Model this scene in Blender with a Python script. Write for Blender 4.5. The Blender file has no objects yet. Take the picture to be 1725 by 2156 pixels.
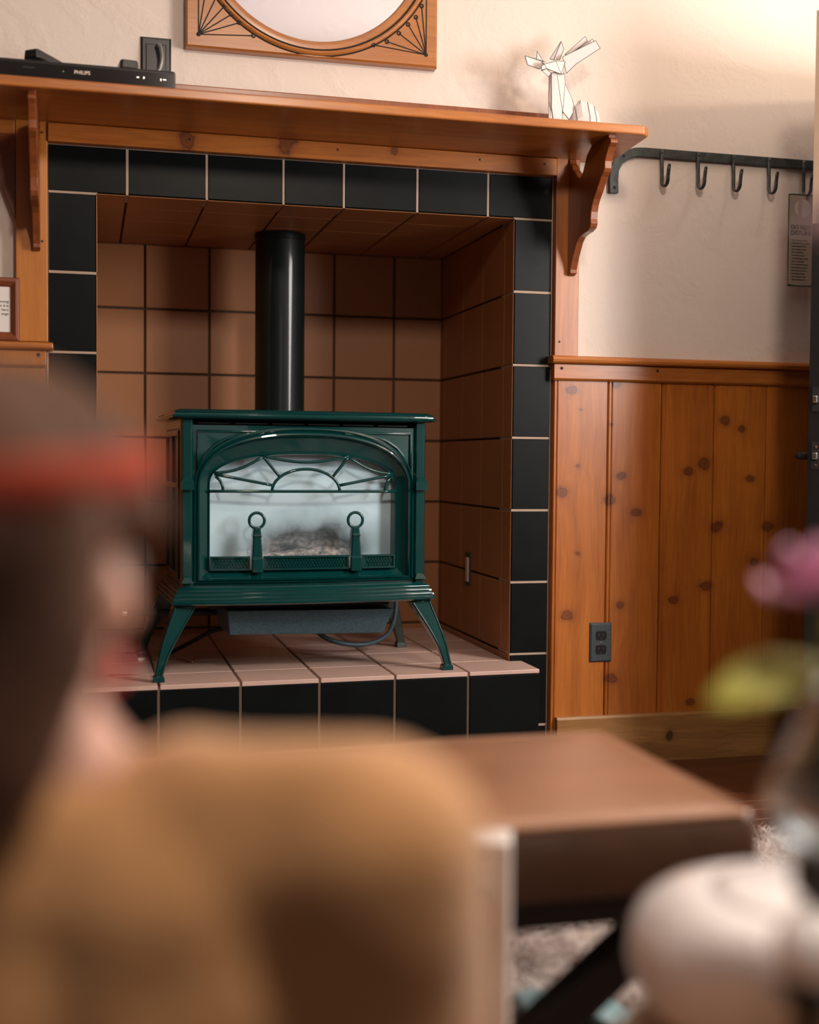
import bpy, bmesh, math, random
from math import sin, cos, pi, radians, sqrt, exp
from mathutils import Vector, Matrix, noise
random.seed(7)
SC = bpy.context.scene
COL = SC.collection
# ------------------------------------------------------------------ camera
FPX = 2658.75
YAW, PITCH, ROLL = .2504, -.0400, .0083
CAM = Vector((-.0257, -3.463, .8859))
cd = bpy.data.cameras.new('camera'); cam = bpy.data.objects.new('camera', cd); COL.objects.link(cam)
cd.sensor_fit = 'HORIZONTAL'; cd.sensor_width = 24.0; cd.lens = FPX * 24.0 / 1725.0
cd.clip_start = .05; cd.clip_end = 50
_f = Vector((sin(YAW), cos(YAW), 0)); _r = Vector((cos(YAW), -sin(YAW), 0)); _u = Vector((0, 0, 1))
_f2 = _f * cos(PITCH) + _u * sin(PITCH); _u2 = _u * cos(PITCH) - _f * sin(PITCH)
_r3 = _r * cos(ROLL) + _u2 * sin(ROLL); _u3 = _u2 * cos(ROLL) - _r * sin(ROLL)
M = Matrix((_r3, _u3, -_f2)).transposed().to_4x4(); M.translation = CAM
cam.matrix_world = M
cd.dof.use_dof = True; cd.dof.focus_distance = 3.5; cd.dof.aperture_fstop = 1.1
SC.camera = cam
# ------------------------------------------------------------------ world, lights, exposure
w = bpy.data.worlds.new('world'); SC.world = w; w.use_nodes = True
w.node_tree.nodes['Background'].inputs[0].default_value = (.55, .62, .7, 1)
w.node_tree.nodes['Background'].inputs[1].default_value = .25
def area(name, loc, target, sx, sy, power, color):
    l = bpy.data.lights.new(name, 'AREA'); l.shape = 'RECTANGLE'; l.size = sx; l.size_y = sy; l.energy = power; l.color = color
    o = bpy.data.objects.new(name, l); COL.objects.link(o); o.location = loc
    o.rotation_euler = (Vector(target) - Vector(loc)).to_track_quat('-Z', 'Y').to_euler(); return o
def point(name, loc, power, color, radius):
    l = bpy.data.lights.new(name, 'POINT'); l.energy = power; l.color = color; l.shadow_soft_size = radius
    o = bpy.data.objects.new(name, l); COL.objects.link(o); o.location = loc; return o
area('daylight_window_right', (2.56, -1.78, 1.52), (.9, -.9, .9), .95, .90, 66, (1.0, .96, .93))
area('daylight_window_behind', (.2, -4.95, 1.45), (.5, -2.0, .7), 1.2, 1.0, 2.0, (.96, .96, 1.0))
def spot(name, loc, target, power, color, radius, cone, blend):
    l = bpy.data.lights.new(name, 'SPOT'); l.energy = power; l.color = color; l.shadow_soft_size = radius; l.spot_size = radians(cone); l.spot_blend = blend
    o = bpy.data.objects.new(name, l); COL.objects.link(o); o.location = loc
    o.rotation_euler = (Vector(target) - Vector(loc)).to_track_quat('-Z', 'Y').to_euler(); return o
spot('ceiling_downlight', (.70, -3.12, 2.62), (.9, -2.3, 0), 98, (1.0, .85, .70), .15, 155, .3)
point('corner_lamp', (2.38, -1.72, 2.26), 24, (1.0, .80, .58), .05)
spot('ceiling_fill_spot', (.85, -1.80, 1.80), (.87, -1.78, 2.75), 10.5, (1.0, .95, 1.0), .05, 70, .8)  # added spot with no fixture, brightens the ceiling the mirror reflects
point('wall_wash_lamp', (2.08, -.34, 2.44), 2.4, (1.0, .88, .80), .05)
SC.view_settings.view_transform = 'Standard'; SC.view_settings.look = 'None'
SC.view_settings.gamma = 1.0; SC.view_settings.use_curve_mapping = False
SC.view_settings.exposure = .28
# ------------------------------------------------------------------ materials
MATS = {}
def nodes(name):
    m = bpy.data.materials.new(name); m.use_nodes = True; nt = m.node_tree
    return m, nt, nt.nodes, nt.links, nt.nodes['Principled BSDF']
def simple(name, col, rough=.5, coat=0, metal=0, var=.08, vscale=12, bump=0, bscale=60, spec=.5, sheen=0, coatr=.08, trans=0):
    m, nt, N, L, P = nodes(name)
    tc = N.new('ShaderNodeTexCoord'); nz = N.new('ShaderNodeTexNoise'); nz.inputs['Scale'].default_value = vscale; nz.inputs['Detail'].default_value = 5
    L.new(tc.outputs['Object'], nz.inputs['Vector'])
    rp = N.new('ShaderNodeValToRGB')
    rp.color_ramp.elements[0].position = .3; rp.color_ramp.elements[1].position = .72
    rp.color_ramp.elements[0].color = tuple(c * (1 - var) for c in col) + (1,)
    rp.color_ramp.elements[1].color = tuple(min(1, c * (1 + var)) for c in col) + (1,)
    L.new(nz.outputs['Fac'], rp.inputs['Fac']); L.new(rp.outputs['Color'], P.inputs['Base Color'])
    P.inputs['Roughness'].default_value = rough; P.inputs['Metallic'].default_value = metal
    P.inputs['Coat Weight'].default_value = coat; P.inputs['Coat Roughness'].default_value = coatr
    P.inputs['Specular IOR Level'].default_value = spec; P.inputs['Sheen Weight'].default_value = sheen
    P.inputs['Transmission Weight'].default_value = trans
    if bump:
        n2 = N.new('ShaderNodeTexNoise'); n2.inputs['Scale'].default_value = bscale; n2.inputs['Detail'].default_value = 6
        L.new(tc.outputs['Object'], n2.inputs['Vector'])
        b = N.new('ShaderNodeBump'); b.inputs['Strength'].default_value = bump; b.inputs['Distance'].default_value = .004
        L.new(n2.outputs['Fac'], b.inputs['Height']); L.new(b.outputs['Normal'], P.inputs['Normal'])
    return m
def wood(name, light, dark, axis='z', rough=.38, coat=.25, knots=(), stretch=26, vary=True, kcol=(.115, .028, .009)):
    """pine-like: grain stretched along one object axis; knots at given object points (x, z) or (x, y)"""
    m, nt, N, L, P = nodes(name)
    tc = N.new('ShaderNodeTexCoord'); src = tc.outputs['Object']
    oi = N.new('ShaderNodeObjectInfo')
    ofs = N.new('ShaderNodeVectorMath'); ofs.operation = 'SCALE'; cmb = N.new('ShaderNodeCombineXYZ')
    for i, k in enumerate((37., 11., 53.)):
        mm = N.new('ShaderNodeMath'); mm.operation = 'MULTIPLY'; mm.inputs[1].default_value = k if vary else 0
        L.new(oi.outputs['Random'], mm.inputs[0]); L.new(mm.outputs[0], cmb.inputs[i])
    # low-frequency warp so the grain wanders
    nz0 = N.new('ShaderNodeTexNoise'); nz0.inputs['Scale'].default_value = 2.2; nz0.inputs['Detail'].default_value = 2
    L.new(src, nz0.inputs['Vector'])
    wp = N.new('ShaderNodeVectorMath'); wp.operation = 'MULTIPLY_ADD'
    wp.inputs[1].default_value = (.06, .06, .06); L.new(nz0.outputs['Color'], wp.inputs[0]); L.new(src, wp.inputs[2])
    add = N.new('ShaderNodeVectorMath'); add.operation = 'ADD'; L.new(wp.outputs[0], add.inputs[0]); L.new(cmb.outputs[0], add.inputs[1])
    sc = N.new('ShaderNodeVectorMath'); sc.operation = 'MULTIPLY'
    s = {'x': (1.4, stretch, stretch), 'y': (stretch, 1.4, stretch), 'z': (stretch, stretch, 1.4)}[axis]
    sc.inputs[1].default_value = s; L.new(add.outputs[0], sc.inputs[0])
    n1 = N.new('ShaderNodeTexNoise'); n1.inputs['Scale'].default_value = 1.0; n1.inputs['Detail'].default_value = 4; L.new(sc.outputs[0], n1.inputs['Vector'])
    n2 = N.new('ShaderNodeTexNoise'); n2.inputs['Scale'].default_value = 5.0; n2.inputs['Detail'].default_value = 3; L.new(sc.outputs[0], n2.inputs['Vector'])
    n3 = N.new('ShaderNodeTexNoise'); n3.inputs['Scale'].default_value = 3.0; n3.inputs['Detail'].default_value = 3; L.new(add.outputs[0], n3.inputs['Vector'])
    a1 = N.new('ShaderNodeMath'); a1.operation = 'MULTIPLY_ADD'; a1.inputs[1].default_value = .35; L.new(n2.outputs['Fac'], a1.inputs[0])
    a2 = N.new('ShaderNodeMath'); a2.operation = 'MULTIPLY_ADD'; a2.inputs[1].default_value = .45; L.new(n1.outputs['Fac'], a2.inputs[0]); L.new(a1.outputs[0], a2.inputs[2])
    a3 = N.new('ShaderNodeMath'); a3.operation = 'MULTIPLY'; a3.inputs[1].default_value = .35; L.new(n3.outputs['Fac'], a3.inputs[0]); L.new(a3.outputs[0], a1.inputs[2])
    rp = N.new('ShaderNodeValToRGB'); e = rp.color_ramp.elements
    e[0].position = .38; e[0].color = tuple(dark) + (1,); e[1].position = .68; e[1].color = tuple(light) + (1,)
    L.new(a2.outputs[0], rp.inputs['Fac']); col = rp.outputs['Color']
    if knots:
        last = None
        n4 = N.new('ShaderNodeTexNoise'); n4.inputs['Scale'].default_value = 38; n4.inputs['Detail'].default_value = 3; n4.inputs['Roughness'].default_value = .6; L.new(src, n4.inputs['Vector'])
        for (kx, kz, kr) in knots:
            v = N.new('ShaderNodeVectorMath'); v.operation = 'SUBTRACT'; v.inputs[1].default_value = (kx, 0, kz) if axis in 'zx' else (kx, kz, 0); L.new(wp.outputs[0], v.inputs[0])
            v.inputs[1].default_value = tuple(a + .03 for a in v.inputs[1].default_value)
            q = N.new('ShaderNodeVectorMath'); q.operation = 'MULTIPLY'
            q.inputs[1].default_value = ((.72 / kr, 0, .95 / kr) if axis == 'z' else (.6 / kr, 0, .45 / kr)); L.new(v.outputs[0], q.inputs[0])
            ln = N.new('ShaderNodeVectorMath'); ln.operation = 'LENGTH'; L.new(q.outputs[0], ln.inputs[0])
            if last is None: last = ln.outputs['Value']
            else:
                mn = N.new('ShaderNodeMath'); mn.operation = 'MINIMUM'; L.new(last, mn.inputs[0]); L.new(ln.outputs['Value'], mn.inputs[1]); last = mn.outputs[0]
        nk = N.new('ShaderNodeMath'); nk.operation = 'MULTIPLY_ADD'; nk.inputs[1].default_value = 1.3; L.new(n4.outputs['Fac'], nk.inputs[0]); L.new(last, nk.inputs[2])
        kr_ = N.new('ShaderNodeValToRGB'); k = kr_.color_ramp.elements
        k[0].position = .0; k[0].color = (1, 1, 1, 1); k[1].position = .95; k[1].color = (0, 0, 0, 1)
        for pz, vv in ((.22, .80), (.30, .72), (.36, .95), (.43, .40), (.55, .14), (.75, .06)):
            ee = k.new(pz); ee.color = (vv, vv, vv, 1)
        ms = N.new('ShaderNodeMath'); ms.operation = 'MULTIPLY'; ms.inputs[1].default_value = .25; L.new(nk.outputs[0], ms.inputs[0]); L.new(ms.outputs[0], kr_.inputs['Fac'])
        mx = N.new('ShaderNodeMixRGB'); mx.inputs['Color2'].default_value = tuple(kcol) + (1,)
        L.new(kr_.outputs['Color'], mx.inputs['Fac']); L.new(col, mx.inputs['Color1']); col = mx.outputs['Color']
    L.new(col, P.inputs['Base Color'])
    P.inputs['Roughness'].default_value = rough; P.inputs['Coat Weight'].default_value = coat; P.inputs['Coat Roughness'].default_value = .25
    b = N.new('ShaderNodeBump'); b.inputs['Strength'].default_value = .12; b.inputs['Distance'].default_value = .001
    L.new(n2.outputs['Fac'], b.inputs['Height']); L.new(b.outputs['Normal'], P.inputs['Normal'])
    return m
def plaster(name, col):
    m, nt, N, L, P = nodes(name)
    tc = N.new('ShaderNodeTexCoord')
    n1 = N.new('ShaderNodeTexNoise'); n1.inputs['Scale'].default_value = 55; n1.inputs['Detail'].default_value = 8; n1.inputs['Roughness'].default_value = .6
    n2 = N.new('ShaderNodeTexNoise'); n2.inputs['Scale'].default_value = 6; n2.inputs['Detail'].default_value = 6; n2.inputs['Distortion'].default_value = 1.2
    L.new(tc.outputs['Object'], n1.inputs['Vector']); L.new(tc.outputs['Object'], n2.inputs['Vector'])
    r2 = N.new('ShaderNodeMapRange'); r2.inputs[1].default_value = .45; r2.inputs[2].default_value = .62; L.new(n2.outputs['Fac'], r2.inputs[0])
    mu = N.new('ShaderNodeMath'); mu.operation = 'MULTIPLY_ADD'; L.new(n1.outputs['Fac'], mu.inputs[0]); L.new(r2.outputs[0], mu.inputs[1]); mu.inputs[2].default_value = 0
    ad = N.new('ShaderNodeMath'); ad.operation = 'MULTIPLY_ADD'; ad.inputs[1].default_value = .35; L.new(n1.outputs['Fac'], ad.inputs[0]); L.new(mu.outputs[0], ad.inputs[2])
    b = N.new('ShaderNodeBump'); b.inputs['Strength'].default_value = .35; b.inputs['Distance'].default_value = .006
    L.new(ad.outputs[0], b.inputs['Height']); L.new(b.outputs['Normal'], P.inputs['Normal'])
    P.inputs['Base Color'].default_value = tuple(col) + (1,); P.inputs['Roughness'].default_value = .85
    return m
def glass(name, tint=(1, 1, 1), rough=.02, k=1.0):
    """thin clear glass: straight-through transmission plus a Fresnel reflection"""
    m, nt, N, L, P = nodes(name)
    tr = N.new('ShaderNodeBsdfTransparent'); tr.inputs['Color'].default_value = tuple(tint) + (1,)
    gl_ = N.new('ShaderNodeBsdfGlossy'); gl_.inputs['Roughness'].default_value = rough
    fr = N.new('ShaderNodeFresnel'); fr.inputs['IOR'].default_value = 1.5
    mu = N.new('ShaderNodeMath'); mu.operation = 'MULTIPLY'; mu.inputs[1].default_value = k; L.new(fr.outputs[0], mu.inputs[0])
    mx_ = N.new('ShaderNodeMixShader'); L.new(mu.outputs[0], mx_.inputs[0]); L.new(tr.outputs[0], mx_.inputs[1]); L.new(gl_.outputs[0], mx_.inputs[2])
    L.new(mx_.outputs[0], N['Material Output'].inputs['Surface']); return m
WALL = plaster('cream_plaster', (.77, .67, .60))
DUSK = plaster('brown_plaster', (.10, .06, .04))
CEIL = plaster('ceiling_plaster', (.90, .84, .82))
PINE = wood('honey_pine', (.49, .155, .022), (.28, .072, .010), 'z')
KN = [(1.34, 1.101, .013), (1.321, .80, .013), (1.335, .437, .015), (1.508, .85, .011), (1.501, .468, .010), (1.491, .242, .014),
      (1.554, .744, .012), (1.712, .865, .011), (1.765, .888, .016), (1.676, .487, .012), (1.834, 1.017, .012), (1.895, .992, .010),
      (1.917, .839, .009), (1.809, .703, .014), (1.938, .595, .012), (1.984, .703, .014), (1.361, .619, .006), (1.479, 1.122, .012),
      (1.467, .782, .014), (1.366, 1.041, .004), (1.462, .997, .004), (1.729, .171, .011), (1.775, .528, .015), (1.363, .876, .005)]
PANEL = wood('knotty_pine_panel', (.50, .155, .020), (.30, .078, .010), 'z', knots=KN)
PANEL_L = wood('smooth_pine_panel', (.52, .19, .030), (.40, .12, .016), 'z')
PINE_X = wood('honey_pine_long', (.50, .165, .026), (.28, .074, .011), 'x', knots=[(.515, 1.772, .012), (.072, 1.779, .006), (.23, 1.742, .012), (.50, 1.742, .013), (.80, 1.75, .006)])
PINE_S = wood('shelf_pine', (.50, .17, .028), (.26, .07, .011), 'x')
DPINE = wood('reddish_pine', (.27, .07, .014), (.15, .035, .007), 'z', coat=.4)
OAK = wood('oak_baseboard', (.40, .20, .065), (.20, .085, .024), 'x', stretch=34, knots=[(1.66, .078, .007)], kcol=(.03, .015, .008))
FRAMEW = wood('oak_frame_wood', (.44, .16, .032), (.28, .085, .014), 'x', coat=.5)
FLOORW = wood('dark_red_floorboard', (.10, .028, .012), (.05, .014, .007), 'x', rough=.3, coat=.3)
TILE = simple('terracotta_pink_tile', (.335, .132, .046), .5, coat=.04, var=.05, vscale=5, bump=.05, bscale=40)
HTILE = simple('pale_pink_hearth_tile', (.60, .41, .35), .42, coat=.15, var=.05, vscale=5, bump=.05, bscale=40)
GROUT = simple('dark_grout', (.05, .04, .033), .9)
LGROUT = simple('pale_grout', (.42, .31, .235), .9)
BTILE = simple('black_green_tile', (.003, .0045, .005), .40, spec=.14, var=.3, vscale=9, bump=.06, bscale=30)
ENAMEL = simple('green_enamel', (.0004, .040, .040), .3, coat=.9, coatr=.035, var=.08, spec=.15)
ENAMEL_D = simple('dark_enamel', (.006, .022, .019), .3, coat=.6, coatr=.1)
FLUE = simple('flue_black_enamel', (.002, .006, .0055), .5, coat=.4, coatr=.09, spec=.2)
BLACK = simple('black_plastic', (.008, .008, .009), .35, coat=.2)
MATTEBLK = simple('matte_black', (.012, .012, .012), .7)
STEEL = simple('blue_grey_steel', (.045, .085, .11), .42, metal=.2, var=.25, vscale=160, bump=.1, bscale=300)
IRON = simple('wrought_iron', (.055, .06, .058), .5, metal=.5, var=.35, vscale=40, bump=.3, bscale=90)
CHROME = simple('bright_metal', (.7, .68, .64), .25, metal=1)
COPPER = simple('copper_wire', (.5, .2, .08), .35, metal=1)
WHITE = simple('white_paper', (.82, .76, .74), .7, var=.03)
INK = simple('black_ink', (.012, .014, .012), .8)
GREENINK = simple('dark_green_ink', (.012, .03, .018), .8)
SIGNP = simple('beige_card', (.52, .42, .33), .7, var=.03)
SILVERP = simple('pale_pink_print', (.8, .62, .55), .4)
# ------------------------------------------------------------------ mesh helpers
class MB:
    def __init__(s): s.v = []; s.f = []
    def add(s, vs, fs):
        o = len(s.v); s.v += [tuple(p) for p in vs]; s.f += [tuple(i + o for i in f) for f in fs]; return s
    def box(s, a, b):
        x0, y0, z0 = a; x1, y1, z1 = b
        return s.add([(x0, y0, z0), (x1, y0, z0), (x1, y1, z0), (x0, y1, z0), (x0, y0, z1), (x1, y0, z1), (x1, y1, z1), (x0, y1, z1)],
                     [(0, 3, 2, 1), (4, 5, 6, 7), (0, 1, 5, 4), (1, 2, 6, 5), (2, 3, 7, 6), (3, 0, 4, 7)])
    def prism(s, pts, d, off):
        """pts: 3D polygon, off: extrusion vector"""
        n = len(pts); off = Vector(off); P = [Vector(p) for p in pts]
        return s.add(P + [p + off for p in P], [tuple(range(n - 1, -1, -1)), tuple(range(n, 2 * n))] + [(i, (i + 1) % n, (i + 1) % n + n, i + n) for i in range(n)])
    def loft(s, loops, closed=True, cap0=False, cap1=False):
        n = len(loops[0]); o = len(s.v)
        for l in loops: s.v += [tuple(p) for p in l]
        for k in range(len(loops) - 1):
            for i in range(n if closed else n - 1):
                j = (i + 1) % n
                s.f.append((o + k * n + i, o + k * n + j, o + (k + 1) * n + j, o + (k + 1) * n + i))
        if cap0: s.f.append(tuple(o + i for i in range(n - 1, -1, -1)))
        if cap1: s.f.append(tuple(o + (len(loops) - 1) * n + i for i in range(n)))
        return s
    def tube(s, path, r, n=8, closed=False, flat=1.0, up=(0, 0, 1)):
        P = [Vector(p) for p in path]; loops = []; m = len(P)
        R = r if hasattr(r, '__len__') else [r] * m
        nprev = None
        for i in range(m):
            if closed: t = P[(i + 1) % m] - P[i - 1]
            else: t = P[min(i + 1, m - 1)] - P[max(i - 1, 0)]
            t.normalize()
            if nprev is None:
                a = Vector(up)
                if abs(a.dot(t)) > .95: a = Vector((1, 0, 0))
                nprev = (a - t * a.dot(t)).normalized()
            else: nprev = (nprev - t * nprev.dot(t)).normalized()
            b = t.cross(nprev)
            loops.append([P[i] + nprev * (R[i] * cos(2 * pi * k / n)) + b * (R[i] * flat * sin(2 * pi * k / n)) for k in range(n)])
        if closed: loops.append(loops[0])
        return s.loft(loops, True, not closed, not closed)
    def lathe(s, prof, c=(0, 0, 0), n=32, cap=True):
        loops = [[(c[0] + r * cos(2 * pi * k / n), c[1] + r * sin(2 * pi * k / n), c[2] + z) for k in range(n)] for r, z in prof]
        return s.loft(loops, True, cap, cap)
    def ball(s, c, r, n=16, m=10, sc=(1, 1, 1)):
        c = Vector(c); loops = []
        for j in range(1, m):
            a = pi * j / m
            loops.append([c + Vector((r * sc[0] * sin(a) * cos(2 * pi * k / n), r * sc[1] * sin(a) * sin(2 * pi * k / n), -r * sc[2] * cos(a))) for k in range(n)])
        return s.loft(loops, True, True, True)
    def limb(s, pts, n=14):
        """tapered limb through (point, radius) with ball joints"""
        for p, r in pts: s.ball(p, r, n, 9)
        for (p, r), (q, t) in zip(pts[:-1], pts[1:]):
            s.tube([p, (Vector(p) + Vector(q)) / 2, q], [r, (r + t) / 2, t], n)
        return s
    def plate(s, o, u, v, n, wd, h, t, ch=.002):
        """a tile: rectangle wd x h from corner o along u, v; thick t along n; front edges chamfered"""
        o, u, v, n = Vector(o), Vector(u), Vector(v), Vector(n)
        q = lambda a, b, c: o + u * a + v * b + n * c
        L0 = [q(0, 0, 0), q(wd, 0, 0), q(wd, h, 0), q(0, h, 0)]
        L1 = [q(0, 0, t - ch), q(wd, 0, t - ch), q(wd, h, t - ch), q(0, h, t - ch)]
        L2 = [q(ch, ch, t), q(wd - ch, ch, t), q(wd - ch, h - ch, t), q(ch, h - ch, t)]
        return s.loft([L0, L1, L2], True, True, True)
    def xf(s, M):
        s.v = [tuple(M @ Vector(p)) for p in s.v]; return s
    def mesh(s, name, m=None, smooth=False):
        me = bpy.data.meshes.new(name); me.from_pydata([tuple(p) for p in s.v], [], s.f); me.update()
        bm = bmesh.new(); bm.from_mesh(me); bmesh.ops.recalc_face_normals(bm, faces=bm.faces); bm.to_mesh(me); bm.free()
        if m: me.materials.append(m)
        if smooth: me.polygons.foreach_set('use_smooth', [True] * len(me.polygons))
        return me
    def build(s, name, m, parent=None, smooth=False, bevel=0, auto=None, world=False):
        return link(name, s.mesh(name, m, smooth), parent, bevel, auto, world)
def link(name, me, parent=None, bevel=0, auto=None, world=False):
    o = bpy.data.objects.new(name, me); COL.objects.link(o)
    if parent:
        o.parent = parent
        if world: o.location = -Vector(parent.location)
    if bevel:
        b = o.modifiers.new('bevel', 'BEVEL'); b.width = bevel; b.segments = 2; b.limit_method = 'ANGLE'; b.angle_limit = radians(40)
    if auto is not None and isinstance(me, bpy.types.Mesh):
        me.polygons.foreach_set('use_smooth', [True] * len(me.polygons))
        bm = bmesh.new(); bm.from_mesh(me)
        for e in bm.edges:
            if len(e.link_faces) == 2 and e.calc_face_angle(0) > radians(auto): e.smooth = False
        bm.to_mesh(me); bm.free()
    return o
def thing(name, label, cat, loc=(0, 0, 0), rz=0, group=None):
    o = bpy.data.objects.new(name, None); COL.objects.link(o); o.location = loc; o.rotation_euler = (0, 0, rz); o.empty_display_size = .05
    o['label'] = label; o['category'] = cat
    if group: o['group'] = group
    return o
def tag(o, label, cat, group=None):
    o['label'] = label; o['category'] = cat
    if group: o['group'] = group
    return o
def struct(o): o['kind'] = 'structure'; return o
def text_mesh(name, body, size, m, parent, origin, xdir, ydir, ext=.0006, bold=0, align='LEFT'):
    c = bpy.data.curves.new(name, 'FONT'); c.body = body; c.size = size; c.extrude = ext; c.offset = bold; c.align_x = align
    tmp = bpy.data.objects.new('tmp_text', c); COL.objects.link(tmp)
    dg = bpy.context.evaluated_depsgraph_get(); me = bpy.data.meshes.new_from_object(tmp.evaluated_get(dg)); me.name = name
    bpy.data.objects.remove(tmp); bpy.data.curves.remove(c)
    X = Vector(xdir).normalized(); Y = Vector(ydir).normalized(); Z = X.cross(Y)
    R = Matrix((X, Y, Z)).transposed().to_4x4(); R.translation = Vector(origin)
    me.transform(R); me.materials.clear(); me.materials.append(m)
    return link(name, me, parent, world=parent is not None and parent.type == 'EMPTY')
X_, Y_, Z_ = Vector((1, 0, 0)), Vector((0, 1, 0)), Vector((0, 0, 1))
# ================================================================== room shell
P8 = .2095; Z0 = 1.5853           # tile pitch, underside of the lintel
XR, DEP = 1.1643, .7596           # alcove width and depth
RX0, RX1, RY0, CH = -2.3, 2.62, -5.1, 2.75
TT = .010                         # tile thickness
b = MB()
b.box((RX0, TT, 0), (-.004, .12, CH)); b.box((XR + .004, TT, 0), (RX1, .12, CH)); b.box((-.004, TT, Z0 + .004), (XR + .004, .12, CH))
wall_front = struct(b.build('wall_front', WALL))
struct(MB().box((RX1, RY0, 0), (RX1 + .1, .12, CH)).build('wall_right', WALL))
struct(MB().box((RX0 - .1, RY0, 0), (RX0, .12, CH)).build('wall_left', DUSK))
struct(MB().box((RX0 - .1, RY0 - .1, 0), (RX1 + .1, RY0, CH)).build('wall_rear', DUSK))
struct(MB().box((RX0 - .1, RY0 - .1, CH), (RX1 + .1, .12, CH + .1)).build('ceiling', CEIL))
floor = struct(MB().box((RX0 - .1, RY0 - .1, -.1), (RX1 + .1, .12, -.012)).build('floor', MATTEBLK))
# floorboards (the strip between hearth, baseboard and rug is what shows)
random.seed(3)
y = -.015
while y > -3.6:
    x = -2.3 - random.random() * .5
    while x < 2.6:
        ln = .95 + random.random() * .7; x1 = min(x + ln, 2.6)
        if x1 - x > .05:
            MB().plate((x, y - .080, -.012), X_, Y_, Z_, x1 - x - .0012, .0788, .012, .001).build('plank', FLOORW, floor)
        x += ln
    y -= .080
# front tiles: black frame round the alcove, children of the wall
def grid_piece(parent, m, name, o, u, v, n, wd, h, t=TT, ch=.0018):
    return MB().plate(o, u, v, n, wd, h, t, ch).build(name, m, parent)
G = .006
ZT = 1.7065
# pale grout bed behind the black tiles (between tiles it shows as light joints)
b = MB(); b.box((-.1216, TT - .0085, .0), (0, TT + .02, ZT)); b.box((XR, TT - .0085, 0), (1.2813, TT + .02, ZT)); b.box((0, TT - .0085, Z0), (XR, TT + .02, ZT))
b.build('grout', LGROUT, wall_front)
NY = Vector((0, -1, 0))
def btile(x0, x1, z0, z1):
    j = random.uniform(-.0006, .0006)
    grid_piece(wall_front, BTILE, 'tile', (x0, TT + j, z0), X_, Z_, NY, x1 - x0, z1 - z0)
tv = [-.1216, .0796, .2894, .4972, .6655, .8757, 1.0841, 1.2813]
for a, c in zip(tv[:-1], tv[1:]): btile(a + (G / 2 if a > -.1 else 0), c - G / 2, Z0 + .002, ZT)
for k in range(8):
    z1 = Z0 - P8 * k - G / 2; z0 = max(Z0 - P8 * (k + 1) + G / 2, 0)
    btile(XR + .0015, 1.2813 - .003, z0, z1); btile(-.1216, -.0015, z0, z1)
# alcove: three walls, ceiling; each a grout slab with its own tiles
def slab(name, a, bb): return struct(MB().box(a, bb).build(name, GROUT))
wb = slab('wall_back', (-.02, DEP + .006, 0), (XR + .02, DEP + .08, Z0 + .02))
wr = slab('wall_alcove_right', (XR + .006, .004, 0), (XR + .05, DEP + .02, Z0 + .02))
wl = slab('wall_alcove_left', (-.05, .004, 0), (-.006, DEP + .02, Z0 + .02))
wc = slab('ceiling_alcove', (-.02, .004, Z0 + .006), (XR + .02, DEP + .02, Z0 + .05))
HT = .309
G2 = .007
xs = [0, .1586, .3671, .5757, .7852, .9934, XR]
zs = [Z0 - P8 * k for k in range(7)] + [HT - .012]
for i in range(6):
    for k in range(7):
        if zs[k] - zs[k + 1] < .02: continue
        j = random.uniform(-.0005, .0005)
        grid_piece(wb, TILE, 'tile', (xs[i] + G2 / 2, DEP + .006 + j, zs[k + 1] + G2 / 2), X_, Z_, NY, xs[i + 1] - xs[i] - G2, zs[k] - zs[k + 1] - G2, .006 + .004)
ys = [0, .077, .287, .496, .704, DEP]
for i in range(5):
    gy = .003
    for k in range(7):
        if zs[k] - zs[k + 1] < .02: continue
        wd = ys[i + 1] - ys[i] - gy; h = zs[k] - zs[k + 1] - G2
        for (par, xw, nn) in ((wr, XR + .006, Vector((-1, 0, 0))), (wl, -.006, X_)):
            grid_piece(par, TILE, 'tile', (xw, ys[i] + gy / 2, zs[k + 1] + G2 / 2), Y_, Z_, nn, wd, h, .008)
cxs = [0, .0796, .2894, .4972, .6655, .8757, 1.0841, XR]
cys = [0, .16, .345, .56, DEP]
for i in range(7):
    for k in range(4):
        grid_piece(wc, TILE, 'tile', (cxs[i] + .003, cys[k] + .0015, Z0 + .006), X_, Y_, Vector((0, 0, -1)), cxs[i + 1] - cxs[i] - .006, cys[k + 1] - cys[k] - .003, .008)
# hearth (slightly out of square with the wall, as it stands)
SK = .046
hearth = thing('hearth', 'raised tiled hearth with pale pink top tiles and black front tiles under the green stove', 'hearth')
yf = lambda x: -.157 - SK * (1.2 - x)
HX0, HX1 = -.04, 1.203
MB().prism([(HX0 + .004, yf(HX0) + .012, 0), (HX1 - .004, yf(HX1) + .012, 0), (HX1 - .004, -.001, 0), (XR - .002, -.001, 0), (XR - .002, DEP - .002, 0), (.002, DEP - .002, 0), (.002, -.001, 0), (HX0 + .004, -.001, 0)], 0, (0, 0, HT - .011)).build('hearth_core', LGROUT, hearth)
hx = [HX0, .152, .362, .572, .780, .990, HX1]
rows = [0, .178, .388, .598, .808, 1.02]
def quad_tile(p, t, ch, name, m, parent, up):
    """tile from four ground corners, thickness t along up"""
    up = Vector(up); P = [Vector(q) for q in p]; c = sum(P, Vector()) / 4
    L0 = P; L1 = [q + up * (t - ch) for q in P]; L2 = [q + (c - q).normalized() * ch * 1.4 + up * t for q in P]
    return MB().loft([L0, L1, L2], True, True, True).build(name, m, parent)
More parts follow.
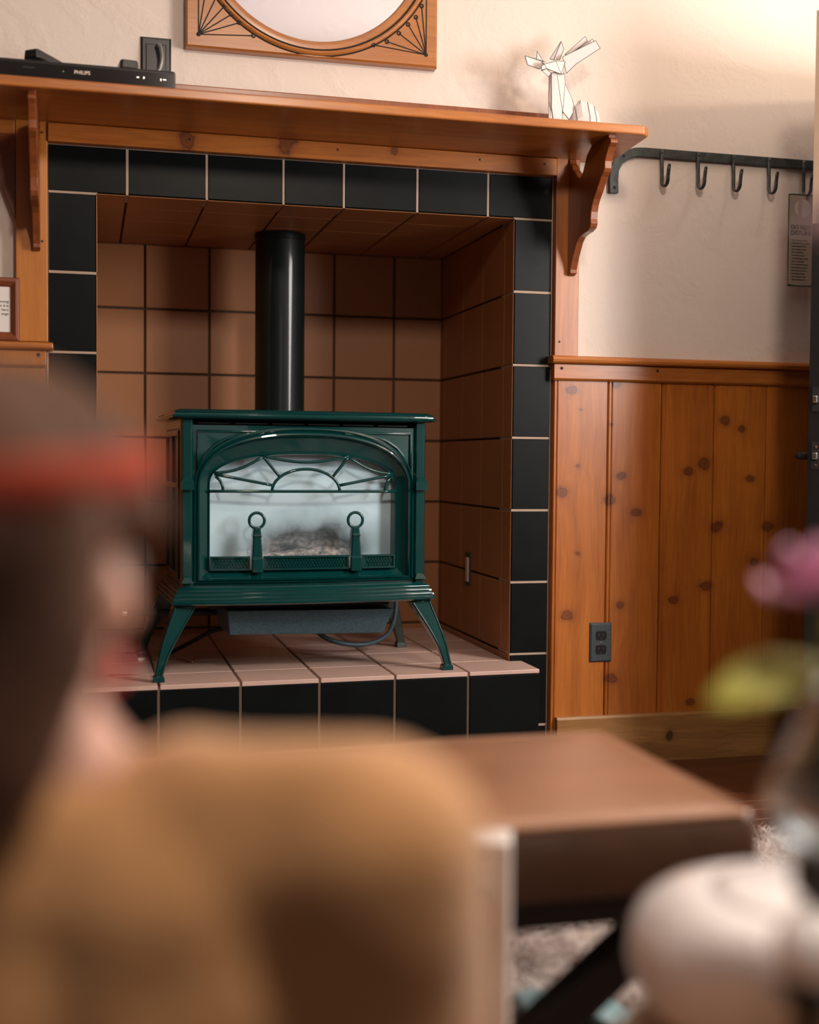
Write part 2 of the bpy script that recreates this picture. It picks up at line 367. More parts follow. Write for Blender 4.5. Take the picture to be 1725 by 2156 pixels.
for i in range(6):
    for k in range(5):
        a, c = hx[i] + .0035, hx[i + 1] - .0035
        def gy_(x, r): return min(yf(x) + rows[r], DEP - .004)
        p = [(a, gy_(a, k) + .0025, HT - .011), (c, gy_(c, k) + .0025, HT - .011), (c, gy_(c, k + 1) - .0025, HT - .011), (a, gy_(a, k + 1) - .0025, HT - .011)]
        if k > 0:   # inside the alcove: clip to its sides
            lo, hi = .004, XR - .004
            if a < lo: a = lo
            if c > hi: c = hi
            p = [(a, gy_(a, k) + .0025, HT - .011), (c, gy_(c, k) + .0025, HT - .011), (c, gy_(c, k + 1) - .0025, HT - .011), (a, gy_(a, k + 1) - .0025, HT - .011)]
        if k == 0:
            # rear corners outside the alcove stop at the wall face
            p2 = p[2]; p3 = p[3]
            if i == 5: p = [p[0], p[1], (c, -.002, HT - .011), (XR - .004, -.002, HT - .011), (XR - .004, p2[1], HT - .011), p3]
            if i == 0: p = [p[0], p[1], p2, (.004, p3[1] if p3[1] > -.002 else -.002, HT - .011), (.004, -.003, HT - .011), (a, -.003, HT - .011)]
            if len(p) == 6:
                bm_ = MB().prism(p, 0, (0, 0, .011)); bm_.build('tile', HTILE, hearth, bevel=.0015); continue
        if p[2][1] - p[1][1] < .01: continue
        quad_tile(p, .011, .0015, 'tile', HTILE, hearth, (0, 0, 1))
for i in range(6):
    a, c = hx[i] + .004, hx[i + 1] - .004
    P = [(a, yf(a) + .012, .004), (c, yf(c) + .012, .004), (c, yf(c) + .012, HT - .013), (a, yf(a) + .012, HT - .013)]
    quad_tile(P, .010, .0015, 'tile', BTILE, hearth, (-.05, -1, 0))
# right end of hearth, tiled black
quad_tile([(HX1 - .004, -.003, .004), (HX1 - .004, yf(HX1) + .014, .004), (HX1 - .004, yf(HX1) + .014, HT - .013), (HX1 - .004, -.003, HT - .013)], .004, .001, 'tile', BTILE, hearth, (1, 0, 0))
# ------------------------------------------------------------------ wood trim
def tri_prof(b_, x0, x1, prof):   # prof: list of (y,z), run along x
    L = [[(x0, p[0], p[1]) for p in prof], [(x1, p[0], p[1]) for p in prof]]
    b_.loft(L, True, True, True)
t1 = struct(MB().box((1.2835, -.019, 1.19), (1.356, TT, 1.772)).build('trim_1', PINE, bevel=.002))
t2 = struct(MB().box((-.203, -.019, 1.19), (-.1235, TT, 1.772)).build('trim_2', PANEL_L, bevel=.002))
def nail(parent, x, y, z, r=.003):
    MB().tube([(x, y + .001, z), (x, y - .0008, z)], r, 10).build('nail_hole', INK, parent)
nail(t1, 1.298, -.019, 1.235); nail(t2, -.137, -.019, 1.45); nail(t2, -.137, -.019, 1.73)
# right chair rail: cap and board
t3 = MB()
tri_prof(t3, 1.270, 2.44, [(TT, 1.172), (-.040, 1.172), (-.046, 1.176), (-.048, 1.183), (-.045, 1.190), (-.038, 1.194), (TT, 1.194)])
t3 = struct(t3.build('trim_3', PINE_X))
rb = MB(); tri_prof(rb, 1.279, 2.44, [(TT, 1.124), (-.024, 1.124), (-.030, 1.129), (-.030, 1.171), (TT, 1.171)]); rb.build('rail_board', PINE_X, t3, bevel=.0015)
for x in (1.302, 1.602): nail(t3, x, -.030, 1.158, .0045)
t4 = MB()
tri_prof(t4, -1.5, -.110, [(TT, 1.168), (-.040, 1.168), (-.046, 1.172), (-.046, 1.183), (-.040, 1.187), (TT, 1.187)])
t4 = struct(t4.build('trim_4', PINE_X, bevel=.003))
rb = MB(); tri_prof(rb, -1.5, -.128, [(TT, 1.125), (-.024, 1.125), (-.030, 1.130), (-.030, 1.167), (TT, 1.167)]); rb.build('rail_board', PANEL_L, t4, bevel=.0015)
nail(t4, -.147, -.030, 1.155, .005)
# right wainscot planks (structure with a plank each)
t5 = struct(MB().box((1.2825, .0, .02), (2.44, TT, 1.13)).build('trim_5', DPINE))
px_ = [1.2835, 1.454, 1.625, 1.797, 1.971, 2.142, 2.313, 2.44]
for i, (a, c) in enumerate(zip(px_[:-1], px_[1:])):
    bb = MB()
    # tongue-and-groove board: bead along its left edge, chamfered joint
    prof = [(a + .0012, 0.004), (a + .0012, -.012), (a + .004, -.0165), (a + .009, -.0165), (a + .0115, -.0125), (a + .0145, -.0165), (c - .004, -.0165), (c - .0008, -.012), (c - .0008, .004)]
    bb.loft([[(p[0], p[1], .02) for p in prof], [(p[0], p[1], 1.126) for p in prof]], True, True, True)
    bb.build('plank', PANEL, t5)
t6 = struct(MB().box((-1.5, .0, .02), (-.128, TT, 1.13)).build('trim_6', DPINE))
for a in (-.302, -.476, -.65, -.824, -.998, -1.172, -1.346):
    MB().plate((a, TT, .02), X_, Z_, NY, .172, 1.105, .024, .003).build('plank', PANEL_L, t6)
MB().box((-.127, -.006, .02), (-.1225, TT, 1.166)).build('edge_strip', LGROUT, t6)
bbd = MB(); tri_prof(bbd, 1.300, 2.44, [(-.017, 0), (-.036, 0), (-.036, .136), (-.031, .143), (-.017, .143)])
struct(bbd.build('baseboard_right', OAK, bevel=.001))
# gusset board of the niche left of the fireplace
gs = MB().prism([(-.2035, -.018, 1.50), (-.2035, -.018, 1.76), (-.30, -.018, 1.76)], 0, (0, .026, 0))
struct(gs.build('trim_7', DPINE, bevel=.0015))
# ------------------------------------------------------------------ mantel shelf
mantel = thing('mantel_shelf', 'long pine mantel shelf on two scrolled brackets above the tiled fireplace', 'shelf')
SB0, SB1, SFY = 1.758, 1.7825, -.330
b = MB().prism([(-1.45, .008, SB0), (-1.45, SFY, SB0), (1.412, SFY, SB0), (1.432, SFY + .022, SB0), (1.4525, .008, SB0)], 0, (0, 0, SB1 - SB0)); b.build('shelf_board', PINE_S, mantel, bevel=.004)
MB().box((-1.45, -.018, SB1), (1.262, .008, 1.8835)).build('back_board', DPINE, mantel, bevel=.003)
ap = MB().box((-.1225, -.024, 1.7085), (1.2825, .006, SB0 - .0015)).build('apron', PINE_X, mantel, bevel=.002)
for x in (.241, .642, 1.05, 1.244): nail(ap, x, -.024, 1.738, .003)
MB().box((-1.45, -.020, 1.7215), (-.2045, .006, SB0 - .0015)).build('apron', PINE_X, mantel, bevel=.002)
def bracket(xl, xr):
    out = [(-.306, SB0), (-.303, 1.752), (-.318, 1.744), (-.320, 1.735), (-.306, 1.726), (-.292, 1.710), (-.282, 1.694), (-.281, 1.676), (-.274, 1.668), (-.258, 1.658), (-.240, 1.640),
           (-.225, 1.624), (-.207, 1.608), (-.196, 1.594), (-.189, 1.577), (-.186, 1.558), (-.190, 1.546), (-.182, 1.534), (-.160, 1.528), (-.132, 1.526), (-.105, 1.522), (-.086, 1.510), (-.072, 1.492),
           (-.050, 1.462), (-.040, 1.440), (-.042, 1.430), (-.020, 1.424)]
    inn = [(-.020, 1.758), (-.024, 1.758), (-.028, 1.745), (-.045, 1.735), (-.052, 1.722), (-.066, 1.713), (-.090, 1.692), (-.104, 1.688), (-.118, 1.692), (-.130, 1.704), (-.140, 1.720), (-.152, 1.738), (-.170, 1.748), (-.186, SB0)]
    pts = [(xl, y, min(z, SB0)) for y, z in out] + [(xl, y, min(z, SB0)) for y, z in inn]
    MB().prism(pts, 0, (xr - xl, 0, 0)).build('bracket', DPINE, mantel, bevel=.003)
bracket(1.320, 1.341); bracket(-.160, -.141)
# ------------------------------------------------------------------ stove
SX, SY = .5545 - .018 * cos(radians(2.85)), .0958 - .018 * sin(radians(2.85))
stove = thing('stove', 'dark green enamelled cast iron stove with arched glass window on curved legs', 'stove', (SX, SY, HT), radians(2.85))
HW = .348
def bow(x, k=.030): return k * (1 - min(1, (x / HW) ** 2))
def outline(e, n=28, front=-.225, back=.235, hw=HW + .012, k=.030):
    pts = []
    W_ = hw - e
    for i in range(n + 1):
        x = -W_ + 2 * W_ * i / n; pts.append((x, front + e - bow(x, k)))
    pts.append((W_, back - e - .05)); pts.append((W_ - .05, back - e)); pts.append((-W_ + .05, back - e)); pts.append((-W_, back - e - .05))
    return pts
def molded(name, prof, m=ENAMEL, **kw):
    b = MB(); b.loft([[(x, y, z) for x, y in outline(e, **kw)] for z, e in prof], True, True, True)
    return b.build(name, m, stove, auto=30)
molded('top_plate', [(.682, .034), (.684, .012), (.687, .003), (.6905, .0), (.694, .003), (.6955, .008), (.698, .008), (.701, .006), (.704, .009), (.7065, .015), (.7085, .02), (.7095, .030)], hw=HW + .012)
molded('base_molding', [(.193, .018), (.196, .006), (.2, .0), (.205, .0), (.2075, .004), (.211, .003), (.215, .004), (.2175, .009), (.221, .008), (.225, .009), (.2275, .014), (.231, .013), (.235, .014), (.239, .022), (.243, .025)], hw=HW + .012)
# casing: sides, back and inner top
b = MB(); bw = .330
for s in (-1, 1):
    x0, x1 = sorted((s * bw, s * (bw - .012))); b.box((x0, -.185, .236), (x1, .175, .684))
    xo0, xo1 = sorted((s * bw, s * (bw + .006)))
    for (z0, z1) in ((.26, .275), (.50, .515), (.64, .655)): b.box((xo0, -.15, z0), (xo1, .15, z1))
    for (y0, y1) in ((-.15, -.135), (.0, .012), (.135, .15)): b.box((xo0, y0, .26), (xo1, y1, .655))
b.box((-bw, .165, .236), (bw, .175, .684)); b.box((-bw, -.17, .655), (bw, .17, .662)); b.box((-bw, -.17, .236), (bw, .17, .244))
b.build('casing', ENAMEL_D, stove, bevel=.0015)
# firebox liner behind the glass
b = MB(); b.box((-.275, .10, .262), (.275, .108, .63)); b.box((-.283, -.128, .262), (-.275, .108, .63)); b.box((.275, -.128, .262), (.283, .108, .63)); b.box((-.28, -.128, .256), (.28, .108, .264))
b.build('firebox', simple('pale_firebrick', (.5, .46, .42), .9, var=.2, vscale=20), stove)
# front casting lofted between the outer rectangle and the arched window opening
NA = 120
def arch(hw, zb, zs_, zt, n=NA, p=2.35):
    """closed loop from bottom-left up over the arch and back along the bottom"""
    pts = []; nb, nl, na = n // 4, n // 8, n - n // 4 - 2 * (n // 8)
    for i in range(nl): pts.append((-hw, zb + (zs_ - zb) * i / nl))
    for i in range(na):
        a = pi - pi * i / na; cx = abs(cos(a)) ** (2 / p) * (1 if cos(a) >= 0 else -1); sz = abs(sin(a)) ** (2 / p)
        pts.append((hw * cx, zs_ + (zt - zs_) * sz))
    for i in range(nl): pts.append((hw, zs_ - (zs_ - zb) * i / nl))
    for i in range(nb): pts.append((hw - 2 * hw * i / nb, zb))
    return pts
def rect_from(pts, hw, zb, zt, c=(0, .45)):
    out = []
    for x, z in pts:
        dx, dz = x - c[0], z - c[1]
        t = min(hw / abs(dx) if abs(dx) > 1e-6 else 9, ((zt - c[1]) / dz) if dz > 1e-6 else 9, ((zb - c[1]) / dz) if dz < -1e-6 else 9)
        out.append((c[0] + dx * t, c[1] + dz * t))
    return out
A = arch(.298, .254, .500, .660)
FR = -.190
seq = [(rect_from(A, .334, .240, .668), FR + .02), (rect_from(A, .334, .240, .668), FR)]
def lerp_arch(s):  # s 0 outer -> 1 inner
    return arch(.298 + (.256 - .298) * s, .254 + (.284 - .254) * s, .500 + (.512 - .500) * s, .660 + (.594 - .660) * s)
for s, dy in ((-.12, 0), (-.08, -.006), (0, -.008), (.06, -.003), (.10, -.001), (.16, -.007), (.22, -.008), (.28, -.001), (.34, .010), (.9, .026), (.94, .022), (1.0, .024), (1.03, .032), (1.03, .060)):
    seq.append((lerp_arch(s), FR + dy))
b = MB(); b.loft([[(x, y - bow(x) * (.9), z) for x, z in pts] for pts, y in seq], True)
b.build('front_casting', ENAMEL, stove, auto=38)
# corner posts with their little caps
for s in (-1, 1):
    post = MB(); xa, xb = sorted((s * .336, s * .302))
    post.loft([[(xa, FR - .002 - bow(s * .319), .242), (xa + .006, FR - .012 - bow(s * .319), .242), (xb - .006, FR - .012 - bow(s * .319), .242), (xb, FR - .002 - bow(s * .319), .242)],
               [(xa, FR - .002 - bow(s * .319), .682), (xa + .006, FR - .012 - bow(s * .319), .682), (xb - .006, FR - .012 - bow(s * .319), .682), (xb, FR - .002 - bow(s * .319), .682)]], True, True, True)
    po = post.build('corner_post', ENAMEL, stove, bevel=.001)
    for zc in (.520, .254):
        yb = FR - .012 - bow(s * .319)
        cp = MB(); xa2, xb2 = xa + .001, xb - .001
        cp.loft([[(xa2, yb + .003, zc), (xb2, yb + .003, zc), (xb2, yb - .014, zc), (xa2, yb - .014, zc)], [(xa2 + .008, yb + .003, zc + .014), (xb2 - .008, yb + .003, zc + .014), (xb2 - .008, yb - .002, zc + .014), (xa2 + .008, yb - .002, zc + .014)]], True, True, True)
        if zc > .4: cp.loft([[(xa2, yb + .003, zc - .022), (xb2, yb + .003, zc - .022), (xb2, yb - .014, zc - .022), (xa2, yb - .014, zc - .022)], [(xa2, yb + .003, zc), (xb2, yb + .003, zc), (xb2, yb - .014, zc), (xa2, yb - .014, zc)]], True, True, True)
        cp.build('post_cap', ENAMEL, po)
# spandrel panels: raised outline of a curved triangle in each upper corner
for s in (-1, 1):
    path = [(s * .10, .652), (s * .20, .652), (s * .292, .652), (s * .292, .60), (s * .292, .545)]
    arc = [(s * .286, .560), (s * .272, .590), (s * .250, .614), (s * .220, .632), (s * .185, .643), (s * .145, .649)]
    pts = [(x, FR - .003 - bow(x) * .9, z) for x, z in path + arc]
    MB().tube(pts, .0036, 8, closed=True).build('spandrel_molding', ENAMEL, stove, smooth=True)
# vent strip under the top: recessed dark slot with louvre bars
vb = MB()
for i in range(6):
    xa = -.29 + i * .098; 
    vb.box((xa, FR + .012 - bow(xa + .045) * .9, .672), (xa + .085, FR + .016 - bow(xa + .045) * .9, .675))
vb.build('vent_louvre', ENAMEL_D, stove)
# glass with a whitish bloom that thins over the logs
def fogged():
    m, nt, N, L, P = nodes('fogged_glass')
    tc = N.new('ShaderNodeTexCoord'); sub = N.new('ShaderNodeVectorMath'); sub.operation = 'SUBTRACT'; sub.inputs[1].default_value = (.03, 0, .325)
    nz = N.new('ShaderNodeTexNoise'); nz.inputs['Scale'].default_value = 9; nz.inputs['Detail'].default_value = 3; L.new(tc.outputs['Object'], nz.inputs['Vector'])
    wv = N.new('ShaderNodeVectorMath'); wv.operation = 'MULTIPLY_ADD'; wv.inputs[1].default_value = (.10, 0, .10); L.new(nz.outputs['Color'], wv.inputs[0]); L.new(tc.outputs['Object'], wv.inputs[2])
    wv2 = N.new('ShaderNodeVectorMath'); wv2.operation = 'SUBTRACT'; wv2.inputs[1].default_value = (.05, 0, .05); L.new(wv.outputs[0], wv2.inputs[0])
    L.new(wv2.outputs[0], sub.inputs[0])
    scl = N.new('ShaderNodeVectorMath'); scl.operation = 'MULTIPLY'; scl.inputs[1].default_value = (1 / .205, 0, 1 / .092); L.new(sub.outputs[0], scl.inputs[0])
    ln = N.new('ShaderNodeVectorMath'); ln.operation = 'LENGTH'; L.new(scl.outputs[0], ln.inputs[0])
    mr = N.new('ShaderNodeMapRange'); mr.inputs[1].default_value = .62; mr.inputs[2].default_value = 1.5; mr.inputs[3].default_value = .06; mr.inputs[4].default_value = .97; L.new(ln.outputs['Value'], mr.inputs[0])
    P.inputs['Base Color'].default_value = (.56, .77, .88, 1); P.inputs['Roughness'].default_value = .6; P.inputs['Coat Weight'].default_value = .5; P.inputs['Coat Roughness'].default_value = .03
    tr = N.new('ShaderNodeBsdfTransparent'); mix = N.new('ShaderNodeMixShader')
    L.new(mr.outputs[0], mix.inputs[0]); L.new(tr.outputs[0], mix.inputs[1]); L.new(P.outputs[0], mix.inputs[2])
    L.new(mix.outputs[0], N['Material Output'].inputs['Surface']); return m
MB().box((-.272, -.136, .262), (.272, -.132, .625)).build('glass_pane', fogged(), stove)
# sunburst grille over the window (cast in one piece)
g = MB(); GY = -.172
def gt(pts, r=.0042): g.tube([(x, GY - bow(x) * .9, z) for x, z in pts], r, 8, up=(0, 1, 0))
def line(p, q, n=7): return [(p[0] + (q[0] - p[0]) * i / (n - 1), p[1] + (q[1] - p[1]) * i / (n - 1)) for i in range(n)]
gt(line((-.258, .494), (.258, .494), 15))
gt([(.0 + .093 * cos(pi - pi * i / 20), .494 + .060 * sin(pi - pi * i / 20)) for i in range(21)])
for s in (-1, 1):
    gt(line((s * .072, .532), (s * .118, .588)))
    gt(line((s * .090, .510), (s * .245, .539)))
    gt([(s * (.118 + (.246 - .118) * t), .586 + (.542 - .586) * t - .011 * sin(pi * t)) for t in [i / 10 for i in range(11)]])
    gt([(s * .222, .494), (s * .224, .508), (s * .230, .522), (s * .242, .534)])
gt([(-.118 + .236 * i / 16, .588 - .016 * sin(pi * i / 16)) for i in range(17)])
g.build('grille', ENAMEL, stove, smooth=True)
# fender with lattice, between and beside the andirons
fd = MB()
def fy(x): return -.176 - bow(x) * .9
def curved_box(b_, x0, x1, z0, z1, y0, y1, n=10):
    loops = []
    for i in range(n + 1):
        x = x0 + (x1 - x0) * i / n; yb = fy(x)
        loops.append([(x, yb + y0, z0), (x, yb + y1, z0), (x, yb + y1, z1), (x, yb + y0, z1)])
    b_.loft(loops, True, True, True)
segs = [(-.256, -.152), (-.116, .118), (.156, .252)]
for (xa, xb) in segs:
    curved_box(fd, xa, xb, .284, .3195, .002, .007); curved_box(fd, xa, xb, .3165, .3215, -.004, .004); curved_box(fd, xa, xb, .284, .289, -.004, .004)
    curved_box(fd, xa, xa + .004, .284, .3215, -.004, .004, 2); curved_box(fd, xb - .004, xb, .284, .3215, -.004, .004, 2)
fen = fd.build('fender', ENAMEL, stove)
lt = MB()
for (xa, xb) in segs:
    for k in range(int((xb - xa + .03) / .0082)):
        for d in (1, -1):
            x0 = xa + k * .0082 - (.0 if d > 0 else -.0); p0 = (x0 - .014 * d * .5, .2895); p1 = (x0 + .014 * d * .5 + .0, .3165)
            if min(p0[0], p1[0]) < xa + .004 or max(p0[0], p1[0]) > xb - .004: continue
            lt.tube([(p0[0], fy(p0[0]) + .001, p0[1]), (p1[0], fy(p1[0]) + .001, p1[1])], .0011, 4)
lo = lt.build('lattice', ENAMEL, fen); lo['kind'] = 'stuff'
for xc in (-.134, .137):
    an = MB(); yb = fy(xc) - .006
    def sec(z, hw_, d): return [(xc - hw_, yb + .02, z), (xc - hw_, yb - d + .003, z), (xc - hw_ + .003, yb - d, z), (xc + hw_ - .003, yb - d, z), (xc + hw_, yb - d + .003, z), (xc + hw_, yb + .02, z)]
    an.loft([sec(.279, .0155, .010), sec(.315, .0155, .010), sec(.318, .0145, .006), sec(.370, .0110, .004), sec(.376, .0125, .007), sec(.380, .0110, .004), sec(.396, .0095, .003)], True, True, True)
    ao = an.build('andiron', ENAMEL, stove, bevel=.0008)
    rg = MB().tube([(xc + .0205 * cos(2 * pi * i / 32), yb + .006, .4165 + .0205 * sin(2 * pi * i / 32)) for i in range(32)], .0042, 8, closed=True, up=(0, 1, 0))
    rg.build('ring', ENAMEL, ao, smooth=True)
# ceramic logs
BARK = simple('ceramic_log', (.40, .35, .33), .9, var=.9, vscale=70, bump=1.0, bscale=70)
for (p, q, r) in (((-.20, -.02, .300), (.19, -.05, .305), .030), ((-.16, .03, .335), (.03, .01, .342), .028), ((.0, .02, .345), (.19, -.01, .318), .030), ((-.06, .04, .375), (.15, .02, .372), .026), ((-.23, -.07, .288), (-.04, -.09, .292), .021), ((.05, -.08, .290), (.24, -.07, .290), .022)):
    pts = []; rr = []
    for i in range(15):
        t = i / 14; pts.append(Vector(p).lerp(Vector(q), t) + Vector((0, 0, .005 * sin(9 * t + r * 900)))); rr.append(r * (.92 + .12 * sin(5 * t + r * 700)) * (.86 if i in (0, 14) else 1))
    lg = MB().tube(pts, rr, 18)
    lg.v = [tuple(Vector(v) + Vector((0, 1, .8)) * (.010 * noise.noise(Vector(v) * 38))) for v in lg.v]
    lg.build('log', BARK, stove, smooth=True)
# flue
MB().tube([(.036, .352, .42), (.036, .352, Z0 - HT - .004)], .0765, 40).build('flue_pipe', FLUE, stove, auto=30)
b = MB(); b.lathe([(.0765, 1.252), (.079, 1.254), (.079, 1.270), (.077, 1.2735)], (.036, .352, 0), 40); b.build('flue_collar', FLUE, stove, auto=40)
MB().tube([(.036, .36, .47), (.036, .22, .47)], .070, 32).build('flue_elbow', FLUE, stove, auto=30)
# legs: square cabriole sections, splayed outwards
def leg(sx, sy, m):
    prof = [(.196, .352, .296), (.186, .354, .298), (.160, .364, .314), (.131, .375, .332), (.100, .386, .350), (.064, .396, .369), (.035, .402, .379), (.016, .406, .384), (.014, .409, .381), (.0, .411, .379)]
    L_ = []
    for z, xo, xi in prof:
        yo = .206 + (xo - .352) * .55; yi = yo - (xo - xi)
        q = [(xo, yo), (xi, yo), (xi, yi), (xo, yi)]
        L_.append([(sx * x, sy * y, z) for x, y in q])
    o = MB().loft(L_, True, True, True).build('leg', m, stove, bevel=.002)
    ridge = MB()
    for k in (0, 1):
        ridge.tube([(v[k][0] - sx * (.004 if k == 0 else -.004), v[k][1] + sy * .0005, v[k][2]) for v in L_[:8]], .0022, 6)
    ridge.tube([(L_[0][0][0], L_[0][0][1] + sy * .0005, .190), (L_[0][1][0], L_[0][1][1] + sy * .0005, .190)], .0025, 6)
    ridge.build('edge_bead', m, o, smooth=True)
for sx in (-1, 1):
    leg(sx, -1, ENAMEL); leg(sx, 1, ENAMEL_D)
# ash pan below
pan = MB(); pan.loft([[(-.207, -.168, .173), (.258, -.168, .166), (.258, .06, .166), (-.207, .06, .173)], [(-.198, -.152, .106), (.231, -.152, .098), (.231, .05, .098), (-.198, .05, .106)]], True, True, True)
pan.build('ash_pan', STEEL, stove, bevel=.002)
MB().box((-.25, -.14, .176), (.25, .14, .194)).build('base_plate', MATTEBLK, stove)
# loose services under the stove
gp = thing('gas_pipe', 'black gas pipe with pale end cap running out left under the stove', 'pipe', (.075, .15, .455))
MB().tube([(.082, .15, .455), (.2, .155, .452), (.42, .165, .452)], .0105, 12).build('pipe', MATTEBLK, gp, smooth=True, world=True)
MB().tube([(.070, .15, .455), (.083, .15, .455)], .009, 12).build('end_cap', CHROME, gp, world=True)
def curve_pts(P, n=8):
    out = []; P = [Vector(p) for p in P]
    for i in range(len(P) - 1):
        p0, p1, p2, p3 = P[max(i - 1, 0)], P[i], P[i + 1], P[min(i + 2, len(P) - 1)]
        for k in range(n):
            t = k / n; out.append(.5 * ((2 * p1) + (p2 - p0) * t + (2 * p0 - 5 * p1 + 4 * p2 - p3) * t * t + (3 * p1 - p0 - 3 * p2 + p3) * t ** 3))
    out.append(P[-1]); return out
tag(MB().tube(curve_pts([(.20, .27, .3155), (.275, .22, .362), (.329, .2, .392), (.40, .2, .405), (.46, .2, .44)]), .006, 8).build('cable', MATTEBLK, smooth=True), 'black cable rising under the left half of the stove', 'cable')
tag(MB().tube(curve_pts([(.885, .25, .47), (.880, .25, .41), (.856, .25, .36), (.80, .245, .335), (.73, .24, .336), (.66, .24, .36), (.60, .23, .42)]), .007, 8).build('cable', STEEL, smooth=True), 'grey looped hose hanging under the right half of the stove', 'cable')
tag(MB().tube(curve_pts([(.225, .20, .3125), (.24, .17, .314), (.262, .14, .3125), (.272, .16, .320), (.29, .19, .3125)]), .0022, 6).build('wire', COPPER, smooth=True), 'short bent copper wire lying on the hearth by left leg', 'wire')
# valve plate on the alcove's right side
vp = thing('valve_plate', 'small dark slotted key plate on the right side of alcove', 'plate', (XR - .002, .41, .545))
MB().plate((XR - .0005, .438, .490), -Y_, Z_, Vector((-1, 0, 0)), .054, .106, .005, .002).build('plate', IRON, vp, world=True)
MB().plate((XR - .005, .424, .502), -Y_, Z_, Vector((-1, 0, 0)), .026, .078, .004, .002).build('insert', HTILE, vp, world=True)
# ------------------------------------------------------------------ outlet on wainscot, plate by mirror
def outlet(name, label, x0, z0, yb, w_, h_, mp, full=True):
    t = thing(name, label, 'outlet', (x0 + w_ / 2, yb, z0))
    MB().plate((x0, yb, z0), X_, Z_, NY, w_, h_, .0065, .005).build('cover_plate', mp, t, world=True, bevel=.001)
    if full:
        for zc in (z0 + h_ * .325, z0 + h_ * .675):
            pts = []
            for i in range(24):
                a = 2 * pi * i / 24; pts.append((x0 + w_ / 2 + max(-.0165, min(.0165, .0185 * cos(a))), yb - .0055, zc + max(-.0135, min(.0135, .0185 * sin(a)))))
            rc = MB().prism(pts, 0, (0, -.0025, 0)).build('receptacle', BLACK, t, world=True)
            sl = MB()
            for dx in (-.0065, .0065): sl.box((x0 + w_ / 2 + dx - .001, yb - .0083, zc - .001), (x0 + w_ / 2 + dx + .001, yb - .0078, zc + .007))
            sl.box((x0 + w_ / 2 - .003, yb - .0083, zc - .010), (x0 + w_ / 2 + .003, yb - .0078, zc - .008))
            sl.build('slot', STEEL, rc)
        MB().ball((x0 + w_ / 2, yb - .006, z0 + h_ / 2), .0032, 12, 6).build('screw', CHROME, t, world=True)
    return t
outlet('wall_outlet', 'dark grey duplex outlet plate on the pine wainscot', 1.404, .300, -.0165, .070, .117, simple('slate_grey_plastic', (.045, .06, .068), .5, var=.2, vscale=200))
op = outlet('power_outlet', 'black square outlet plate with clear cord on wall beside the mirror', .1145, 1.885, TT - .0005, .080, .122, BLACK, False)
MB().plate((.128, .0035, 1.90), X_, Z_, NY, .053, .088, .003, .002).build('receptacle', BLACK, op, world=True)
MB().tube(curve_pts([(.157, -.008, 1.980), (.163, -.026, 1.976), (.168, -.030, 1.952), (.166, -.030, 1.925), (.156, -.03, 1.900), (.150, -.04, 1.87), (.15, -.07, 1.845)]), .0055, 10).build('cord', simple('clear_grey_cord', (.16, .165, .16), .25, coat=.6), op, smooth=True, world=True)
# ------------------------------------------------------------------ disc player and remotes on the mantel
pl = thing('disc_player', 'flat black disc player standing at the left end of mantel', 'player', (-.02, -.22, SB1))
MB().box((-.245, -.268, SB1 + .004), (.188, -.06, SB1 + .0585)).build('case', BLACK, pl, bevel=.006, world=True)
MB().box((-.24, -.2705, SB1 + .010), (.184, -.267, SB1 + .051)).build('front_panel', simple('gloss_black', (.004, .004, .005), .12, coat=.8), pl, bevel=.002, world=True)
for x in (-.22, .15):
    for y in (-.25, -.09): MB().box((x, y, SB1 + .0002), (x + .02, y + .02, SB1 + .0048)).build('foot', MATTEBLK, pl, world=True)
text_mesh('lettering', 'PHILIPS', .0118, SILVERP, pl, (-.0535, -.2708, SB1 + .0315), (1, 0, 0), (0, 0, 1), .0003, .0002)
MB().box((-.172, -.2708, SB1 + .0375), (-.146, -.2703, SB1 + .0385)).build('faint_marking', STEEL, pl, world=True)
MB().ball((-.079, -.2705, SB1 + .0345), .0017, 8, 6).build('indicator_light', simple('green_led', (.35, .6, .2), .4), pl, world=True)
for (xa, xb, za, zb) in ((.094, .100, .0335, .0365), (.1095, .1130, .0325, .0375), (.151, .153, .031, .036), (.157, .165, .0332, .0348)):
    MB().box((xa, -.2715, SB1 + za), (xb, -.2703, SB1 + zb)).build('button', CHROME, pl, world=True)
def remote(name, label, c, rz, tilt, w_, ln, th):
    t = thing(name, label, 'remote', c, rz)
    R = Matrix.Rotation(tilt, 4, 'X')
    b = MB(); L_ = []
    for yy, k in ((-ln / 2, .82), (-ln / 2 + .008, 1), (ln / 2 - .01, 1), (ln / 2, .85)):
        L_.append([(-w_ / 2 * k, yy, 0), (w_ / 2 * k, yy, 0), (w_ / 2 * k * .92, yy, th), (-w_ / 2 * k * .92, yy, th)])
    b.loft(L_, True, True, True); b.xf(R); b.build('body', BLACK, t, bevel=.003)
    kb = MB()
    for i in range(6):
        for j in (-1, 0, 1): kb.box((j * .011 - .003, -ln / 2 + .025 + i * .018, th - .001), (j * .011 + .003, -ln / 2 + .033 + i * .018, th + .0015))
    kb.xf(R); kb.build('keypad', MATTEBLK, t)
remote('remote_control', 'long black remote lying angled on disc player, left of the two', (-.105, -.165, SB1 + .066), radians(-38), radians(-4), .046, .17, .022)
remote('remote_control', 'shorter black remote on disc player, beside the outlet plate', (.070, -.155, SB1 + .066), radians(8), radians(-4), .048, .13, .022)
